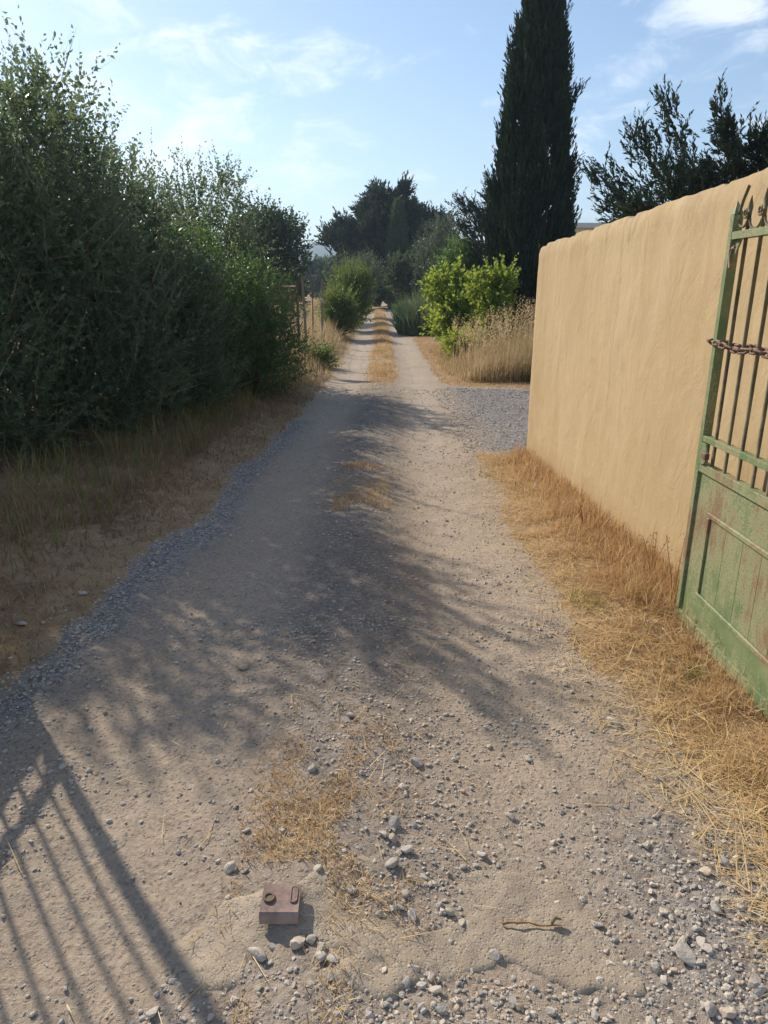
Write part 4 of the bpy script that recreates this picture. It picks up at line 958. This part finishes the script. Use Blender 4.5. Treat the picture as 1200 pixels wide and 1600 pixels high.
def pebbles(name, rng, x, y, s, base_v, base_f, label, sink=.35):
    n = len(x); k = len(base_v)
    V = base_v[None] * (1 + rng.uniform(-.38, .30, (n, k, 1))); V = V * (np.stack([rng.uniform(.75, 1.3, n), rng.uniform(.75, 1.15, n), rng.uniform(.45, .8, n)], 1) * s[:, None])[:, None]
    a = rng.uniform(0, 2 * math.pi, n); c_, s_ = np.cos(a)[:, None], np.sin(a)[:, None]
    V = np.stack([V[..., 0] * c_ - V[..., 1] * s_, V[..., 0] * s_ + V[..., 1] * c_, V[..., 2]], -1)
    V = V + np.stack([x, y, height(x, y) + s * (.6 - sink)], 1)[:, None]
    F = (base_f[None] + (np.arange(n) * k)[:, None, None]).reshape(-1, 3)
    o = link(name, mesh_data(name, V.reshape(-1, 3), [F], M['stone'], rnd=np.repeat(rng.random(n), len(base_f))))
    return tag(o, label, 'gravel', None, 'stuff')
def dens_gravel(x, y):
    on, dr, inL, inR = zones(x, y)
    d = .07 + .26 * sstep(.45, .65, fbm(x * 3.5, y * 3.5, 601))
    d = d + .9 * np.exp(-((x - 1.0) / .30) ** 2) * sstep(2.0, 1.5, y) + .8 * np.exp(-((inL - .07) / .14) ** 2) * (y < 8)
    d = d + .35 * np.exp(-((x - .10) / .22) ** 2) * sstep(2.5, 1.6, y) + .14 * np.exp(-((x - .35) / .4) ** 2) * sstep(4.5, 2, y)
    d = np.where(dr > .1, .9, d)
    conc = (x > -1.2) & (x < .55) & (y > 1.27) & (y < 1.57) & ~((np.abs(x - .06) < .17) & (np.abs(y - 1.49) < .09))
    d = np.where(conc, d * .2, d)
    grassy = ((on < -.06) & (dr < 0))
    return np.where(grassy, .04, d)
def gravel():
    rng = np.random.default_rng(611)
    n = 52000; y = 1.0 + rng.uniform(0, 1, n) ** 1.5 * 2.2; x = rng.uniform(-1.75, 1.35, n)
    k = (rng.random(n) < dens_gravel(x, y)); x, y = x[k], y[k]
    k = ~((np.abs(x + .28) < .065) & (np.abs(y - 1.43) < .065)); x, y = x[k], y[k]; n = len(x)
    s = np.clip(rng.lognormal(math.log(.0037), .45, n), .002, .011)
    pebbles('gravel', rng, x, y, s, ICO_V, ICO_F, 'loose grey gravel and small pebbles over the near track')
    n = 60000; y = 3.0 + rng.uniform(0, 1, n) ** 1.4 * 9; x = rng.uniform(-1.7, 2.6, n)
    k = (rng.random(n) < dens_gravel(x, y) * .8); x, y = x[k], y[k]; n = len(x)
    s = np.clip(rng.lognormal(math.log(.0060), .35, n), .003, .016) * (.75 + .07 * y)
    pebbles('far_gravel', rng, x, y, s, OCT_V, OCT_F, 'fine gravel along the track and over the driveway')
gravel()
def stones():
    rng = np.random.default_rng(621); meshes = []
    for k in range(10):
        # ico subdivided once, faceted by noise and a few flattened sides
        E = {}; V = [tuple(v) for v in ICO_V]; F = []
        def mid(a, b):
            q = (min(a, b), max(a, b))
            if q not in E: E[q] = len(V); V.append(tuple(unit((np.array(V[a]) + np.array(V[b]))[None])[0]))
            return E[q]
        for a, b, c in ICO_F: ab, bc, ca = mid(a, b), mid(b, c), mid(c, a); F += [(a, ab, ca), (b, bc, ab), (c, ca, bc), (ab, bc, ca)]
        V = np.array(V)
        for _ in range(11):
            n_ = unit(rng.normal(size=(1, 3)))[0]; lim = rng.uniform(.45, .82); dt = V @ n_; V = V - np.outer(np.maximum(dt - lim, 0), n_)
        V = V * (1 + rng.uniform(-.05, .05, (len(V), 1))) * np.array([1.1, rng.uniform(.75, 1), rng.uniform(.55, .75)])
        me = mesh_data('stone', V, [np.array(F)], M['rock'], rnd=np.full(len(F), rng.random()), smooth=(k % 5 == 0)); meshes.append(me)
    spots = []
    c7 = [(250,970,70),(305,940,35),(405,930,60),(150,628,40),(200,640,30),(475,660,45),(490,690,35),(510,670,25),(596,730,40),(648,725,30),(797,725,45),(775,783,40),(825,812,45),(705,815,30),(928,757,35),(965,785,40),(1012,817,30),(1135,940,45),(835,1015,50),(895,1045,40),(800,1075,45),(910,1090,45),(935,1165,40),(905,1158,25),(860,1170,35),(485,985,50),(530,1000,40),(450,925,40),(490,950,40),(520,1065,35),(597,1090,30),(805,570,45),(715,515,35),(755,525,40),(760,475,55),(750,625,60),(840,232,50),(600,78,40),(455,280,40),(340,510,35),(205,497,30),(1085,560,40),(910,380,30),(790,330,35),(253,1100,30),(1018,610,28)]
    c8 = [(860,1045,80),(730,1078,45),(950,1020,50),(695,578,50),(128,453,45),(490,900,45),(135,1225,50),(165,1250,35),(205,217,40),(1015,660,55),(935,695,45),(965,1275,55),(1030,1290,50),(300,1265,45),(560,85,60),(745,310,45),(1145,1155,60),(1165,1190,45),(985,855,50),(830,795,30),(765,855,40),(600,850,40),(930,990,45),(845,985,45)]
    for a, b, w in c7: spots.append((300 + a / 2.4, 1100 + b / 2.4, w / 2.4))
    for a, b, w in c8: spots.append((750 + a / 2.667, 1100 + b / 2.667, w / 2.667))
    for a, b, w in ((35, 985, 18), (130, 935, 14), (100, 1200, 12), (360, 1362, 20), (240, 1585, 20), (380, 1040, 18), (540, 640 + 500, 14), (690, 1030, 10)): spots.append((a, b, w))
    named = {0: 'largest pinkish-grey angular stone beside the rusty gate stop', 1: 'small tan egg-shaped stone beside the rusty gate stop', 2: 'pale pointed stone leaning in front of the rusty gate stop',
             17: 'dark lone stone on the pale concrete patch', 46: 'largest flat grey stone in the loose gravel at the verge', 36: 'pale stone standing up at the edge of the tree shadow'}
    k = len(spots)
    while len(spots) < 292:
        g = rng.random()
        if g < .45: x, y = rng.normal(.92, .2), rng.uniform(1.1, 1.9)
        elif g < .8: x, y = rng.normal(.08, .22), rng.uniform(1.1, 2.4)
        else: x, y = rng.uniform(-1.5, .9), rng.uniform(1.1, 3.6)
        if (abs(x + .28) < .10 and abs(y - 1.46) < .09) or x > 1.2: continue
        if -1.2 < x < .5 and 1.28 < y < 1.55 and rng.random() < .85: continue
        spots.append((x, y, None))
    for i, (a, b, w) in enumerate(spots):
        if w is not None:
            x, y = on_ground(a, b); dist = math.sqrt(x * x + y * y + CAM_H ** 2); r = .5 * w / F_PX * dist * 1.02
        else: x, y, r = a, b, float(np.clip(rng.lognormal(math.log(.0078), .25), .005, .013))
        o = link('stone', meshes[i % len(meshes)], None, (x, y, float(height(x, y)) + r * .30)); o.scale = (r, r * rng.uniform(.85, 1.1), r * rng.uniform(.85, 1.1)); o.rotation_euler = (rng.normal(0, .25), rng.normal(0, .25), rng.uniform(0, 6.28))
        if i in named: tag(o, named[i], 'stone', 'loose stones on the track')
        elif math.hypot(x + .27, y - 1.36) < .17: tag(o, 'small stone in the cluster in front of the rusty gate stop', 'stone', 'loose stones on the track')
        elif abs(x - .06) < .19 and 1.40 < y < 1.60: tag(o, 'small stone in the dirt gap between the two pale concrete patches', 'stone', 'loose stones on the track')
        elif x > .95: tag(o, 'small rounded stone half under the straw at the verge edge', 'stone', 'loose stones on the track')
        elif x > .55 and y > 1.6: tag(o, 'small rounded stone on the packed track beside the straw verge', 'stone', 'loose stones on the track')
        elif x < -.6: tag(o, 'small stone lying in the barred shadow of the gate', 'stone', 'loose stones on the track')
        elif x > .55: tag(o, 'small rounded stone in the loose gravel at the edge of the verge', 'stone', 'loose stones on the track')
        elif y < 1.40: tag(o, 'small grey stone lying in front of the concrete threshold', 'stone', 'loose stones on the track')
        elif y < 2.5: tag(o, 'small grey stone among the dry grass of the middle strip', 'stone', 'loose stones on the track')
        else: tag(o, 'small stone lying further up the shaded track', 'stone', 'loose stones on the track')
stones()

# ------------------------------------------------------------------ air
def haze():
    m = bpy.data.materials.new('haze_air'); m.use_nodes = True; t = m.node_tree; t.nodes.clear()
    o = t.nodes.new('ShaderNodeOutputMaterial'); v = t.nodes.new('ShaderNodeVolumePrincipled'); t.links.new(v.outputs[0], o.inputs['Volume'])
    v.inputs['Color'].default_value = (.52, .70, .95, 1); v.inputs['Density'].default_value = .0007; v.inputs['Anisotropy'].default_value = .3
    mb = MB(); mb.box((-1500, -60, -6), (1500, 1650, 120)); tag(mb.build('haze', m), 'pale morning haze softening the far hills', 'haze', None, 'stuff')
haze()
